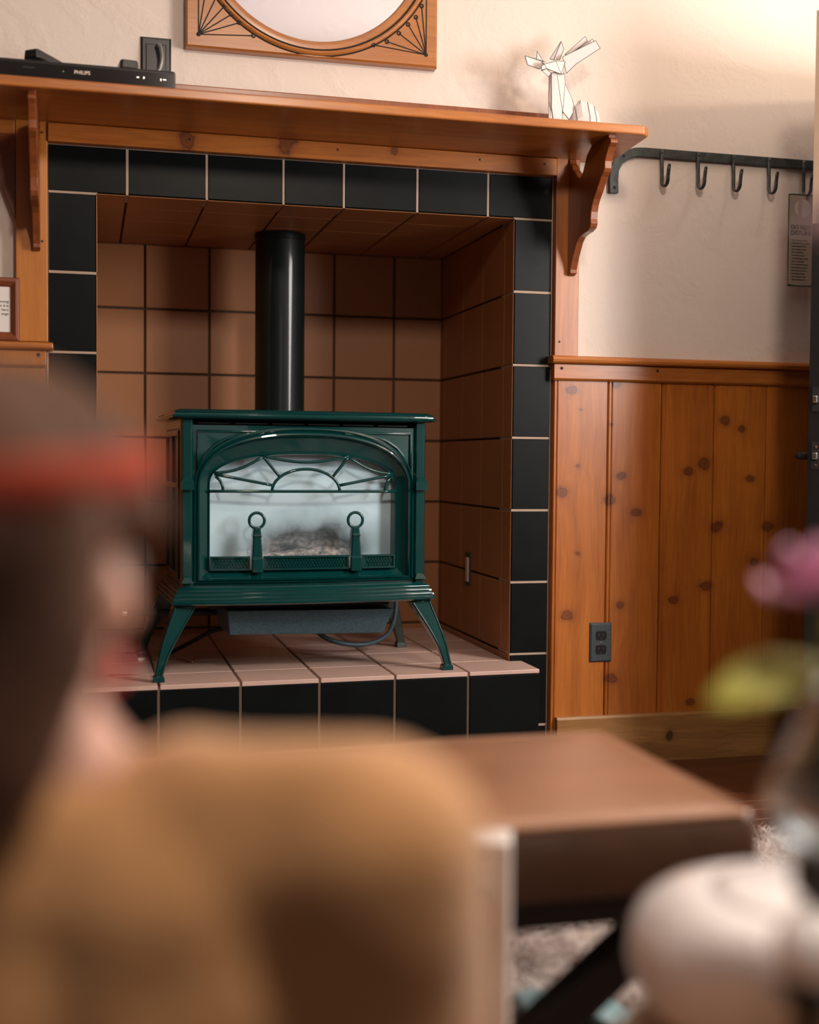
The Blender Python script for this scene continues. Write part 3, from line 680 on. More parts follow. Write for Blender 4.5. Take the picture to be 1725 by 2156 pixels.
# ------------------------------------------------------------------ mirror
mir = thing('wall_mirror', 'round mirror in a square carved oak frame hanging above the mantel', 'mirror', (.577, 0, 1.985))
mx, mz, fh = .577, 2.328, .346
def ring_pts(r, n=96): return [(mx + r * cos(2 * pi * i / n + pi / 4), mz + r * sin(2 * pi * i / n + pi / 4)) for i in range(n)]
sq = []
for x, z in ring_pts(1): 
    dx, dz = x - mx, z - mz; k = fh / max(abs(dx), abs(dz)); sq.append((mx + dx * k, mz + dz * k))
loops = [[(x, TT - .001, z) for x, z in sq], [(x, -.020, z) for x, z in sq], [(mx + (x - mx) * .987, -.026, mz + (z - mz) * .987) for x, z in sq]]
for r, y in ((.345, -.026), (.3425, -.0215), (.340, -.026), (.334, -.029), (.329, -.028), (.3265, -.0225), (.323, -.0225), (.316, -.024), (.304, -.022), (.300, -.014), (.300, .004)):
    loops.append([(x, y, z) for x, z in ring_pts(r)])
MB().loft(loops, True).build('frame', FRAMEW, mir, auto=35, world=True)
MB().prism([(x, -.010, z) for x, z in ring_pts(.303)], 0, (0, .012, 0)).build('mirror_glass', simple('mirror_silver', (.92, .9, .9), .02, metal=1, var=0), mir, world=True)
for r_ in (.3415, .3250): MB().tube([(x, -.0245, z) for x, z in ring_pts(r_)], .0017, 6, closed=True, up=(0, 1, 0)).build('groove_shade', INK, mir, smooth=True, world=True)  # shade of the grooves put in as thin dark rings
for s, nm in ((-1, 0), (1, 1)):
    ox, oz = mx + s * .313, mz - .313
    tips = [(.0, .19), (.022, .135), (.048, .105), (.071, .083), (.087, .060), (.108, .040), (.146, .009)]
    if s > 0: tips = [(.0, .178), (.014, .132), (.030, .100), (.052, .078), (.078, .052), (.112, .026), (.150, .014)]
    cv = MB()
    cv.ball((ox, -.0262, oz), .006, 10, 6, (1, .3, 1))
    for dx, dz in tips:
        cv.tube([(ox, -.0262, oz), (ox - s * dx, -.0262, oz + dz)], .0016, 6, flat=1)
    cv.build('carved_lines', INK, mir, world=True)
    for dx, dz in tips:
        MB().tube([(ox - s * dx + .0048 * cos(2 * pi * i / 12), -.0265, oz + dz + .0048 * sin(2 * pi * i / 12)) for i in range(12)], .0018, 6, closed=True, up=(0, 1, 0)).build('carved_dot', INK, mir, world=True)
# ------------------------------------------------------------------ folded paper deer
deer = thing('paper_deer', 'white folded paper deer figure with broad ears on the right end of mantel', 'figurine', (1.26, -.14, SB1))
PAPER = simple('folded_white_paper', (.66, .60, .59), .75, var=.02)
def fold(name, polys, th=.0022, lines=True):
    b = MB(); ln = MB()
    for p in polys:
        P = [Vector(q) for q in p]; n = (P[1] - P[0]).cross(P[2] - P[0]).normalized()
        if n.y > 0: n = -n
        b.prism([q - n * th for q in P], 0, n * th)
        if lines: 
            for i in range(len(P)): ln.tube([P[i], P[(i + 1) % len(P)]], .0007, 4)
    o = b.build(name, PAPER, deer, world=True)
    if lines: ln.build('ink_edge', INK, o)
fold('ear', [[(1.132, -.165, 1.991), (1.139, -.165, 1.968), (1.175, -.158, 1.961), (1.206, -.135, 1.980), (1.205, -.135, 1.987)], [(1.132, -.165, 1.991), (1.205, -.135, 1.989), (1.205, -.11, 1.990)]])
fold('horn', [[(1.179, -.13, 2.018), (1.174, -.140, 1.990), (1.194, -.138, 1.990)]])
fold('horn', [[(1.253, -.12, 2.055), (1.261, -.12, 2.035), (1.250, -.12, 2.004), (1.232, -.12, 2.002)], [(1.253, -.12, 2.055), (1.232, -.12, 2.002), (1.222, -.115, 2.006)]])
fold('ear', [[(1.347, -.14, 2.059), (1.361, -.14, 2.039), (1.290, -.140, 1.990), (1.262, -.140, 1.962), (1.250, -.140, 2.006)], [(1.328, -.11, 2.078), (1.336, -.11, 2.066), (1.275, -.125, 2.018), (1.262, -.125, 2.018)], [(1.344, -.125, 2.068), (1.351, -.125, 2.056), (1.290, -.13, 2.028)]])
fold('head', [[(1.182, -.182, 1.968), (1.223, -.160, 1.986), (1.240, -.158, 1.953), (1.189, -.180, 1.957)], [(1.223, -.160, 1.986), (1.257, -.142, 1.994), (1.240, -.158, 1.953)], [(1.176, -.176, 1.974), (1.182, -.182, 1.968), (1.223, -.160, 1.986), (1.213, -.140, 1.988)], [(1.173, -.183, 1.962), (1.182, -.182, 1.968), (1.189, -.180, 1.957), (1.173, -.183, 1.949)], [(1.173, -.183, 1.951), (1.189, -.180, 1.957), (1.206, -.17, 1.949), (1.198, -.17, 1.939)], [(1.240, -.158, 1.953), (1.257, -.142, 1.994), (1.250, -.145, 1.957)]])
fold('neck', [[(1.207, -.150, 1.949), (1.206, -.152, 1.880), (1.206, -.155, SB1 + .001), (1.228, -.150, SB1 + .001), (1.213, -.158, 1.860), (1.212, -.156, 1.955)], [(1.212, -.156, 1.955), (1.213, -.158, 1.860), (1.228, -.150, SB1 + .001), (1.252, -.150, SB1 + .001), (1.247, -.150, 1.862), (1.239, -.151, 1.901), (1.228, -.155, 1.958)], [(1.228, -.155, 1.958), (1.239, -.151, 1.901), (1.247, -.150, 1.862), (1.254, -.140, 1.930), (1.254, -.140, 1.958)], [(1.254, -.140, 1.960), (1.254, -.140, 1.930), (1.247, -.150, 1.862), (1.251, -.145, 1.850), (1.263, -.128, 1.938), (1.260, -.128, 1.966)], [(1.263, -.128, 1.938), (1.251, -.145, 1.855), (1.270, -.145, 1.835), (1.293, -.130, 1.870), (1.288, -.120, 1.898)]])
def shell():
    b = MB(); loops = []
    prof = [(1.252, 1.80, .010), (1.272, 1.83, .022), (1.290, 1.872, .030), (1.305, 1.894, .034), (1.325, 1.890, .037), (1.345, 1.880, .036), (1.360, 1.862, .030), (1.3685, 1.838, .018)]
    for x, zt, hw in prof: loops.append([(x, -.125 - hw, SB1 + .001), (x, -.125 - hw, SB1 + (zt - SB1) * .55), (x, -.125 - hw * .45, zt - .002), (x, -.125, zt), (x, -.125 + hw * .8, SB1 + (zt - SB1) * .6), (x, -.125 + hw * .8, SB1 + .001)])
    b.loft(loops, True, True, True)
    o = b.build('body', PAPER, deer, world=True)
    ln = MB()
    for k in (2, 4, 5): ln.tube([Vector(p) + Vector((0, -.0005, .0003)) for p in loops[k][:4]], .0007, 4)
    ln.tube([loops[1][1], loops[3][2]], .0007, 4); ln.tube([loops[1][2], loops[3][3]], .0007, 4)
    ln.build('ink_edge', INK, o)
shell()
# ------------------------------------------------------------------ wrought iron hook rack and door hanger
rack = thing('hook_rack', 'wrought iron wall rack with a row of J hooks on the plaster', 'rack', (1.47, 0, 1.677))
b = MB(); YR0, YR1 = -.004, TT
cl = [(1.469, 1.674), (1.467, 1.715), (1.470, 1.745), (1.484, 1.772), (1.508, 1.788), (1.535, 1.797), (1.565, 1.799), (1.75, 1.7985), (2.0, 1.798), (2.30, 1.797)]
hw_ = .0135
L_ = []
for i, (x, z) in enumerate(cl):
    t = Vector(cl[min(i + 1, len(cl) - 1)]) - Vector(cl[max(i - 1, 0)]); t.normalize(); n = Vector((-t.y, t.x)) * hw_
    L_.append([(x + n.x, YR0, z + n.y), (x - n.x, YR0, z - n.y), (x - n.x, YR1, z - n.y), (x + n.x, YR1, z + n.y)])
b.loft(L_, True, True, True); b.build('bar', IRON, rack, bevel=.0015, world=True)
for (x, z) in ((1.469, 1.690), (1.497, 1.783)): MB().ball((x, YR0, z), .005, 10, 6, (1, .5, 1)).build('screw', MATTEBLK, rack, world=True)
for x in (1.616, 1.733, 1.849, 1.967, 2.084, 2.20):
    hk = MB(); pth = [(x, -.008, 1.808), (x, -.008, 1.785), (x, -.010, 1.735), (x, -.010, 1.722)] + [(x, -.030 + .020 * cos(a), 1.716 - .019 * sin(a)) for a in [pi * i / 10 for i in range(11)]] + [(x, -.051, 1.728), (x, -.054, 1.742), (x, -.0575, 1.752)]
    hk.tube(pth, .0058, 8, flat=.55, up=(1, 0, 0)); ho = hk.build('hook', IRON, rack, smooth=True, world=True)
    MB().ball((x, -.058, 1.753), .0045, 10, 6).build('hook_tip', IRON, ho)
    MB().ball((x, -.012, 1.800), .0035, 10, 6, (1, .6, 1)).build('rivet', IRON, ho)
sg = thing('door_hanger', 'beige card hanger printed with a notice, hanging on the rack beside the door', 'sign', (2.074, -.03, 1.428))
sx0, sz0, sw, sh = 2.021, 1.424, .098, .277
hc = (sx0 + .0495, sz0 + sh - .042); hr = .0275
def rrect(e, n=64):
    pts = []
    for i in range(n):
        a = 2 * pi * i / n + pi / 4; dx, dz = cos(a), sin(a)
        kx = (sw / 2 - e) / abs(dx) if abs(dx) > 1e-6 else 9
        up_ = (sz0 + sh - e - hc[1]); dn_ = (hc[1] - sz0 - e); kz = (up_ / dz if dz > 1e-6 else dn_ / -dz if dz < -1e-6 else 9)
        k = min(kx, kz); pts.append((sx0 + sw / 2 + dx * k, hc[1] + dz * k))
    return pts
circ = [(hc[0] + hr * cos(2 * pi * i / 64 + pi / 4), hc[1] + hr * sin(2 * pi * i / 64 + pi / 4)) for i in range(64)]
MB().loft([[(x, -.0295, z) for x, z in rrect(0)], [(x, -.0302, z) for x, z in rrect(0)], [(x, -.0302, z) for x, z in circ], [(x, -.0295, z) for x, z in circ], [(x, -.0295, z) for x, z in rrect(0)]], True).build('card', SIGNP, sg, world=True)
bd = MB(); bo, bi = rrect(0.0005), rrect(.0035)
bd.loft([[(x, -.0306, z) for x, z in bo], [(x, -.0306, z) for x, z in bi]], True); bd.build('border', GREENINK, sg, world=True)
text_mesh('lettering', 'DO NOT', .0175, GREENINK, sg, (sx0 + .010, -.0306, sz0 + .172), (1, 0, 0), (0, 0, 1), .0002, .0004)
text_mesh('lettering', 'DISTURB', .0175, GREENINK, sg, (sx0 + .010, -.0306, sz0 + .155), (1, 0, 0), (0, 0, 1), .0002, .0004)
lines = ['I am reading a book', 'I am ordering my shelf', 'I am contemplating', 'I am trying to do it', 'I am meditating', 'I am doing dinner', 'I am planning to sleep', 'I am in meetings', 'I am wanting to write', 'I am wearing a gown', 'I am making dessert', 'I am eating dinner', 'I am writing a note', 'I am dreaming of it']
for i, t_ in enumerate(lines):
    text_mesh('small_print', t_, .0066, GREENINK, sg, (sx0 + .013, -.0306, sz0 + .137 - .0091 * i), (1, 0, 0), (0, 0, 1), .0002)
# ------------------------------------------------------------------ small framed print at left
pf = thing('picture_frame', 'small framed print in reddish wood standing on the left chair rail', 'picture', (-.27, -.03, 1.187))
fx1, fx0, fz0, fz1 = -.193, -.393, 1.188, 1.351
def rect(e, y): return [(fx0 + e, y, fz0 + e), (fx1 - e, y, fz0 + e), (fx1 - e, y, fz1 - e), (fx0 + e, y, fz1 - e)]
MB().loft([rect(0, -.022), rect(0, -.034), rect(.003, -.038), rect(.010, -.039), rect(.020, -.033), rect(.0235, -.030), rect(.0235, -.022)], True).build('frame', wood('mahogany_frame', (.24, .06, .02), (.15, .035, .012), 'z', coat=.6), pf, world=True, bevel=.001)
MB().prism(rect(.018, -.0285), 0, (0, .004, 0)).build('print', WHITE, pf, world=True)
for i, t_ in enumerate(('a morning', 'for it is', 'here', 'enge')):
    text_mesh('lettering', t_, .0095, INK, pf, (fx1 - .0275, -.0289, 1.2865 - i * .0105), (1, 0, 0), (0, 0, 1), .0001, 0, 'RIGHT')
# ------------------------------------------------------------------ door standing open at the right
DA = radians(52)
door = thing('door_1', 'black entrance door standing open edge-on at the right', 'door', (1.768, -.571, 0), 0)
U = Vector((sin(DA), cos(DA), 0)); T = Vector((cos(DA), -sin(DA), 0))
def dloc(u, t, z): return U * u + T * t + Z_ * z
DBLACK = simple('black_door_paint', (.010, .010, .010), .45, coat=.15)
def obox(b_, u0, u1, t0, t1, z0, z1):
    c = [(u, t, z) for z in (z0, z1) for (u, t) in ((u0, t0), (u1, t0), (u1, t1), (u0, t1))]
    b_.add([dloc(*p) for p in c], [(0, 3, 2, 1), (4, 5, 6, 7), (0, 1, 5, 4), (1, 2, 6, 5), (2, 3, 7, 6), (3, 0, 4, 7)]); return b_
obox(MB(), 0, .81, 0, .045, .012, 2.035).build('leaf', DBLACK, door, bevel=.001)
obox(MB(), -.0008, 0, .0, .045, 1.50, 2.035).build('edge_sheen', simple('painted_edge_sheen', (.52, .38, .28), .6), door)  # upper edge of the black door: reflected light painted in as tan
pl_ = MB(); obox(pl_, -.0015, 0, .010, .035, .875, .945); pl_.build('latch_plate', MATTEBLK, door)
obox(MB(), -.010, 0, .015, .028, .900, .917).build('latch_bolt', CHROME, door, bevel=.002)
obox(MB(), -.0025, 0, .010, .040, 1.022, 1.085).build('deadbolt_plate', MATTEBLK, door)
obox(MB(), -.012, 0, .014, .026, 1.044, 1.062).build('deadbolt', CHROME, door, bevel=.002)
for z in (.885, .932): MB().ball(dloc(-.0015, .022, z), .003, 8, 5).build('screw', COPPER, door)
hd = MB(); hd.tube([dloc(.06, 0, .909), dloc(.06, -.012, .909)], .026, 20); hd.tube([dloc(.06, -.01, .909), dloc(.06, -.045, .909)], .010, 12)
hd.tube([dloc(.05, -.043, .909), dloc(.12, -.045, .909), dloc(.17, -.043, .909)], .009, 10); hd.build('handle', MATTEBLK, door, smooth=True)
hd = MB(); hd.tube([dloc(.06, .045, .909), dloc(.06, .09, .909)], .010, 12); hd.tube([dloc(.05, .088, .909), dloc(.17, .088, .909)], .009, 10); hd.build('handle', MATTEBLK, door, smooth=True)
door['kind'] = 'structure'
# ------------------------------------------------------------------ ottoman
LEATHER = simple('tan_leather', (.33, .16, .088), .34, coat=.7, coatr=.3, var=.16, vscale=6, bump=.25, bscale=70)
DWOOD = simple('black_brown_wood', (.010, .008, .007), .4, var=.3)
OX0, OX1, OY0, OY1, OZ = -.14, .786, -2.055, -1.575, .452
ott = thing('ottoman', 'low tan leather bench ottoman on a black crossed wooden frame', 'ottoman', ((OX0 + OX1) / 2, (OY0 + OY1) / 2, 0))
b = MB(); L_ = []
NX, NY_ = 24, 14
def oloop(e, z, n=20):
    pts = []; r = .018
    w2, d2 = (OX1 - OX0) / 2 - e, (OY1 - OY0) / 2 - e; cx, cy = (OX0 + OX1) / 2, (OY0 + OY1) / 2
    for (sx, sy, a0) in ((1, 1, 0), (-1, 1, pi / 2), (-1, -1, pi), (1, -1, 3 * pi / 2)):
        for i in range(n // 4 + 1):
            a = a0 + pi / 2 * i / (n // 4); pts.append((cx + sx * (w2 - r) + r * cos(a), cy + sy * (d2 - r) + r * sin(a), z))
    return pts
b.loft([oloop(.002, .358), oloop(.0, .366), oloop(-.003, .40), oloop(-.002, .436), oloop(.001, .446), oloop(.007, .4515), oloop(.05, .454), oloop(.14, .456), oloop(.22, .456)], True, True, True)
b.v = [(x, y, z + (.0025 * noise.noise(Vector((x * 9, y * 9, 0))) if z > .42 else 0)) for x, y, z in b.v]
b.build('cushion', LEATHER, ott, auto=50, world=True)
sb = MB(); sb.loft([oloop(.0, .3585), oloop(-.0035, .366), oloop(-.0065, .40), oloop(-.0055, .434), oloop(-.002, .4435), oloop(.004, .4435), oloop(.004, .3585), oloop(.0, .3585)], True)
sb.build('shaded_side', simple('shaded_leather', (.085, .040, .022), .45, coat=.3, var=.2, vscale=8, bump=.25, bscale=70), ott, auto=50, world=True)  # same leather darkened: shade of the cushion sides put into the colour
pp = MB(); pp.tube([(x, y, .4485) for x, y, z in oloop(.002, 0)], .0040, 8, closed=True); pp.build('piping', simple('shiny_leather_piping', (.33, .16, .088), .25, coat=1.0, coatr=.08), ott, smooth=True, world=True)
MB().box((OX0 + .004, OY0 + .004, .322), (OX1 - .026, OY1 - .004, .359)).build('seat_frame', DWOOD, ott, bevel=.003, world=True)
for yb in (OY0 + .03, OY1 - .08):
    for s in (0, 1):
        xa, xb = (OX1 - .045, OX1 - .48) if s == 0 else (OX0 + .045, OX0 + .48)
        # brace: from near the top corner down to the centre of the floor rail
        wv = .075 if s == 0 else -.075
        MB().prism([(xa, yb, .322), (xa - wv, yb, .322), (xb - wv * .3, yb, .012), (xb + wv * .75, yb, .012)], 0, (0, .05, 0)).build('leg', DWOOD, ott, bevel=.002, world=True)
# ------------------------------------------------------------------ shag rug
rug = thing('rug', 'cream and brown long pile shag rug on the dark floorboards', 'rug', (.7, -1.45, 0))
def in_rug(x, y):
    # slightly turned rectangle with soft corners
    a = radians(-9); dx, dy = x - .62, y + 1.36
    u, v = dx * cos(a) - dy * sin(a), dx * sin(a) + dy * cos(a)
    return (abs(u) / .93) ** 8 + (abs(v) / .63) ** 8 < 1
base_pts = []
for i in range(72):
    a = 2 * pi * i / 72; r = .3
    while in_rug(.62 + r * cos(a), -1.36 + r * sin(a)): r += .005
    base_pts.append((.62 + (r - .01) * cos(a), -1.36 + (r - .01) * sin(a), .0))
RUGM, nt, N, L, P = nodes('shag_pile')
at = N.new('ShaderNodeAttribute'); at.attribute_name = 'tint'; rp = N.new('ShaderNodeValToRGB')
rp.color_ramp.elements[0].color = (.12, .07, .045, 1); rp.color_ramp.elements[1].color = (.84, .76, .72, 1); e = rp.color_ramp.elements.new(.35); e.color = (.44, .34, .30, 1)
L.new(at.outputs['Fac'], rp.inputs['Fac']); L.new(rp.outputs['Color'], P.inputs['Base Color']); P.inputs['Roughness'].default_value = .7
MB().prism(base_pts, 0, (0, 0, .012)).build('backing', simple('rug_backing', (.22, .15, .11), .95), rug, world=True)
random.seed(11)
V = []; F = []; tint = []
NS = 150000
for k in range(NS):
    x = random.uniform(-.36, 1.62); y = random.uniform(-2.1, -.60)
    if not in_rug(x, y): continue
    n0 = noise.noise(Vector((x * 7, y * 7, 0))); n1 = noise.noise(Vector((x * 12, y * 12, 9.3))); n2 = noise.noise(Vector((x * 17, y * 17, 4)))
    ang = 2 * pi * n0 * 1.5 + random.gauss(0, .38); lean = .8 + .5 * n1 + random.gauss(0, .12); ln = random.uniform(.045, .080)
    d = Vector((cos(ang), sin(ang), 0)); sd = Vector((-sin(ang), cos(ang), 0)) * random.uniform(.0005, .0011)
    tn = min(1, max(0, .60 + .75 * n2 + .25 * n1 + random.gauss(0, .16)))
    p0 = Vector((x, y, .010)); p1 = p0 + d * ln * .30 * lean + Z_ * ln * .45; p2 = p0 + d * ln * .75 * lean + Z_ * ln * (.66 - .15 * lean); p3 = p0 + d * ln * 1.1 * lean + Z_ * ln * (.66 - .32 * lean)
    o = len(V); V += [p0 - sd, p0 + sd, p1 - sd, p1 + sd, p2 - sd * .8, p2 + sd * .8, p3]
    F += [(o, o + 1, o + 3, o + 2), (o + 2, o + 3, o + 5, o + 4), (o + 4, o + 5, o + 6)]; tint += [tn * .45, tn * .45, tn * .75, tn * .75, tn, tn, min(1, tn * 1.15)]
me = bpy.data.meshes.new('pile'); me.from_pydata(V, [], F); me.update(); at_ = me.attributes.new('tint', 'FLOAT', 'POINT'); at_.data.foreach_set('value', tint); me.materials.append(RUGM)
pile = link('pile', me, rug, world=True); pile['kind'] = 'stuff'
# pale teal cloth on the rug
cb = MB(); L_ = []
for i in range(9):
    t = i / 8; L_.append([(.60 + .16 * t, -1.76 + .10 * s + .02 * sin(6 * t + s), .064 + .022 * sin(pi * t) * sin(pi * (s + .1) / 1.2) + .006 * sin(14 * t + 5 * s)) for s in [j / 8 for j in range(9)]])
cb.loft(L_, False); co = cb.build('folded_cloth', simple('pale_teal_satin', (.25, .42, .46), .3, coat=.3, sheen=.3), smooth=True); so = co.modifiers.new('thickness', 'SOLIDIFY'); so.thickness = .006
tag(co, 'pale teal satin cloth lying on the rug under the ottoman brace', 'cloth')
# ------------------------------------------------------------------ upright printed box between shoulder and ottoman
bx = thing('printed_box', 'tall white cardboard box with grey and orange print in front of ottoman', 'box', (.42, -2.13, 0))
def boxprint():
    m, nt, N, L, P = nodes('printed_card')
    tc = N.new('ShaderNodeTexCoord'); v = N.new('ShaderNodeTexVoronoi'); v.inputs['Scale'].default_value = 26; L.new(tc.outputs['Object'], v.inputs['Vector'])
    r1 = N.new('ShaderNodeValToRGB'); r1.color_ramp.elements[0].position = .22; r1.color_ramp.elements[0].color = (.16, .19, .23, 1); r1.color_ramp.elements[1].position = .36; r1.color_ramp.elements[1].color = (.62, .46, .42, 1)
    L.new(v.outputs['Distance'], r1.inputs['Fac'])
    wv = N.new('ShaderNodeTexWave'); wv.inputs['Scale'].default_value = 14; wv.inputs['Distortion'].default_value = 2; L.new(tc.outputs['Object'], wv.inputs['Vector'])
    r2 = N.new('ShaderNodeValToRGB'); r2.color_ramp.elements[0].color = (.40, .19, .09, 1); r2.color_ramp.elements[1].color = (.60, .42, .36, 1); L.new(wv.outputs['Fac'], r2.inputs['Fac'])
    sp = N.new('ShaderNodeSeparateXYZ'); L.new(tc.outputs['Object'], sp.inputs[0]); st = N.new('ShaderNodeMapRange'); st.inputs[1].default_value = .40; st.inputs[2].default_value = .42; L.new(sp.outputs['Z'], st.inputs[0])
    mx_ = N.new('ShaderNodeMixRGB'); L.new(st.outputs[0], mx_.inputs['Fac']); L.new(r2.outputs['Color'], mx_.inputs['Color1']); L.new(r1.outputs['Color'], mx_.inputs['Color2']); L.new(mx_.outputs['Color'], P.inputs['Base Color']); P.inputs['Roughness'].default_value = .5
    return m
RB = Matrix.Translation((.423, -2.172, 0)) @ Matrix.Rotation(radians(-20), 4, 'Z')
MB().box((-.14, -.001, .0), (-.001, .050, .466)).xf(RB).build('carton', WHITE, bx, bevel=.003, world=True)
MB().box((-.137, -.0025, .01), (-.004, -.001, .464)).xf(RB).build('printed_front', boxprint(), bx, world=True)
MB().box((-.14, -.002, .466), (-.001, .051, .471)).xf(RB).build('lid', WHITE, bx, bevel=.002, world=True)
# ------------------------------------------------------------------ side table, jar, vase, flowers
TZ = .400
tb = thing('side_table', 'small round tan wooden table carrying the vase and white jar', 'table', (.64, -2.66, 0))
TAN = wood('tan_table_wood', (.42, .25, .13), (.32, .18, .09), 'x', coat=.3)
MB().lathe([(.24, -.026), (.295, -.024), (.30, -.018), (.30, -.005), (.296, .0), (.2, .0)], (.64, -2.66, TZ), 64).build('table_top', TAN, tb, world=True, auto=40)
MB().lathe([(.03, 0), (.024, .1), (.028, .353)], (.64, -2.66, .022), 20).build('pedestal', DWOOD, tb, smooth=True, world=True)
MB().lathe([(.16, 0), (.16, .012), (.05, .022)], (.64, -2.66, 0), 40).build('foot', DWOOD, tb, auto=40, world=True)
jar = thing('ceramic_jar', 'squat glossy white ceramic jar standing behind the glass bulb vase', 'jar', (.575, -2.500, TZ))
PORC = simple('white_glaze', (.93, .90, .92), .25, coat=.6, var=.02)
MB().lathe([(r * 1.22, z) for r, z in [(.050, .0), (.085, .002), (.108, .016), (.118, .034), (.1215, .058), (.120, .078), (.114, .093), (.102, .1035), (.086, .1105), (.066, .1155), (.0645, .1150)]], (.575, -2.500, TZ), 64).build('jar_body', PORC, jar, smooth=True, world=True)
MB().lathe([(.0770, .1145), (.0765, .1162), (.060, .1195), (.036, .1222), (.010, .1232), (.002, .1233)], (.575, -2.500, TZ), 64).build('lid', PORC, jar, smooth=True, world=True)
VX, VY = .489, -2.674
vase = thing('glass_vase', 'glass bulb vase on a turned white and wooden stand at the right frame edge', 'vase', (VX, VY, TZ))
gl = simple('clear_glass', (.93, .97, .98), .0, var=0, trans=1.0)
ZB = .645 - TZ
prof = [(.006, ZB - .045), (.024, ZB - .040), (.038, ZB - .026), (.0455, ZB - .008), (.0465, ZB + .004), (.043, ZB + .020), (.034, ZB + .038), (.026, ZB + .054), (.021, ZB + .068), (.020, ZB + .076), (.023, ZB + .084)]
inn = [(max(.002, r - .003), z + (.003 if z < ZB - .03 else 0)) for r, z in prof[::-1]]
MB().lathe(prof + inn, (VX, VY, TZ), 40).build('vase_glass', gl, vase, smooth=True, world=True)
MB().lathe([(.008, ZB - .040), (.020, ZB - .036), (.034, ZB - .024), (.041, ZB - .008), (.042, ZB + .002)], (VX, VY, TZ), 40).build('water', glass('water', (.93, .98, 1), k=.3), vase, smooth=True, world=True)
MB().lathe([(.018, .174), (.026, .182), (.028, ZB - .034), (.026, ZB - .033), (.022, ZB - .038)], (VX, VY, TZ), 36).build('collar', simple('navy_collar', (.02, .022, .03), .4, coat=.3), vase, auto=40, world=True)
MB().ball((VX, VY, TZ + .152), .0270, 28, 18).build('white_ball', PORC, vase, smooth=True, world=True)
MB().lathe([(.026, .100), (.027, .104), (.027, .122), (.022, .125)], (VX, VY, TZ), 36).build('lower_collar', simple('navy_collar_low', (.02, .022, .03), .4, coat=.3), vase, auto=40, world=True)
MB().lathe([(.0285, .0), (.029, .006), (.027, .03), (.026, .06), (.027, .100)], (VX, VY, TZ), 36).build('wooden_base', TAN, vase, auto=40, world=True)
CX, CY = .451, -2.712
cand = thing('candle_stand', 'white ball candle on a dark stick with wooden foot in front of vase', 'candle', (CX, CY, TZ))
MB().ball((CX, CY, TZ + .158), .0255, 28, 18).build('candle', PORC, cand, smooth=True, world=True)
MB().lathe([(.010, .034), (.009, .06), (.010, .112), (.020, .126), (.022, .132), (.016, .135)], (CX, CY, TZ), 28).build('stick', MATTEBLK, cand, auto=40, world=True)
MB().lathe([(.023, .0), (.024, .005), (.024, .028), (.012, .036)], (CX, CY, TZ), 32).build('wooden_foot', TAN, cand, auto=40, world=True)
STEM = simple('green_stem', (.09, .16, .04), .5); LEAF = simple('olive_leaf', (.42, .42, .07), .45, var=.2, vscale=20, sheen=.1); PET = simple('pink_petal', (.80, .38, .58), .5, var=.15, vscale=25, sheen=.3); LIL = simple('lilac_petal', (.62, .50, .62), .5, var=.15, vscale=25, sheen=.3)
def petal(c, axis, up, ln, wd, cup, m, parent, name='petal'):
    c = Vector(c); axis = Vector(axis).normalized(); up = Vector(up); up = (up - axis * up.dot(axis)).normalized(); sd = axis.cross(up)
    b = MB(); L_ = []
    for i in range(9):
        t = i / 8; w_ = wd * (sin(pi * min(1, .08 + t * .9)) ** .7)
        L_.append([tuple(c + axis * (ln * t) + sd * (w_ * s) + up * (cup * sin(pi * t * .9) - .3 * cup * (1 - s * s) * sin(pi * t))) for s in (-1, -.5, 0, .5, 1)])
    b.loft(L_, False); o = b.build(name, m, parent, smooth=True, world=parent is not None); s = o.modifiers.new('thickness', 'SOLIDIFY'); s.thickness = .0012; return o
def flower(name, label, c, stem_from, m, r, seed, leaves=()):
    t = thing(name, label, 'flower', stem_from); random.seed(seed); c = Vector(c)
    mid = (Vector(stem_from) + c) / 2 + Vector((.006, 0, .01))
    MB().tube(curve_pts([stem_from, mid, c]), .0028, 8).build('stem', STEM, t, smooth=True, world=True)
    MB().ball(c, r * .30, 12, 8).build('flower_heart', m, t, smooth=True, world=True)
    ax = (c - mid).normalized(); a0 = ax.orthogonal().normalized(); a1 = ax.cross(a0)
    for ring, (n, tilt, k) in enumerate(((5, .35, .95), (6, .8, 1.05))):
        for i in range(n):
            a = 2 * pi * i / n + ring * .5; o_ = a0 * cos(a) + a1 * sin(a)
            petal(c - ax * r * .3, ax * (1.15 - tilt) + o_ * tilt, ax, r * 1.25 * k, r * .55, -r * .32, m, t)
    for (p, d, u, ln, wd) in leaves: petal(p, d, u, ln, wd, .012, LEAF, t, 'leaf')
    return t
flower('flower', 'pink blossom on a green stem in the glass vase', (.477, -2.668, .806), (VX, VY, .640), PET, .034, 1,
       [((.484, -2.672, .742), (-.93, .12, -.30), (.1, -.5, .8), .092, .021), ((.486, -2.67, .748), (.5, .3, .3), (0, 0, 1), .06, .014)])
flower('flower', 'pale lilac blossom high above the vase at the right frame edge', (.498, -2.660, 1.06), (VX + .004, VY + .003, .640), LIL, .026, 2)
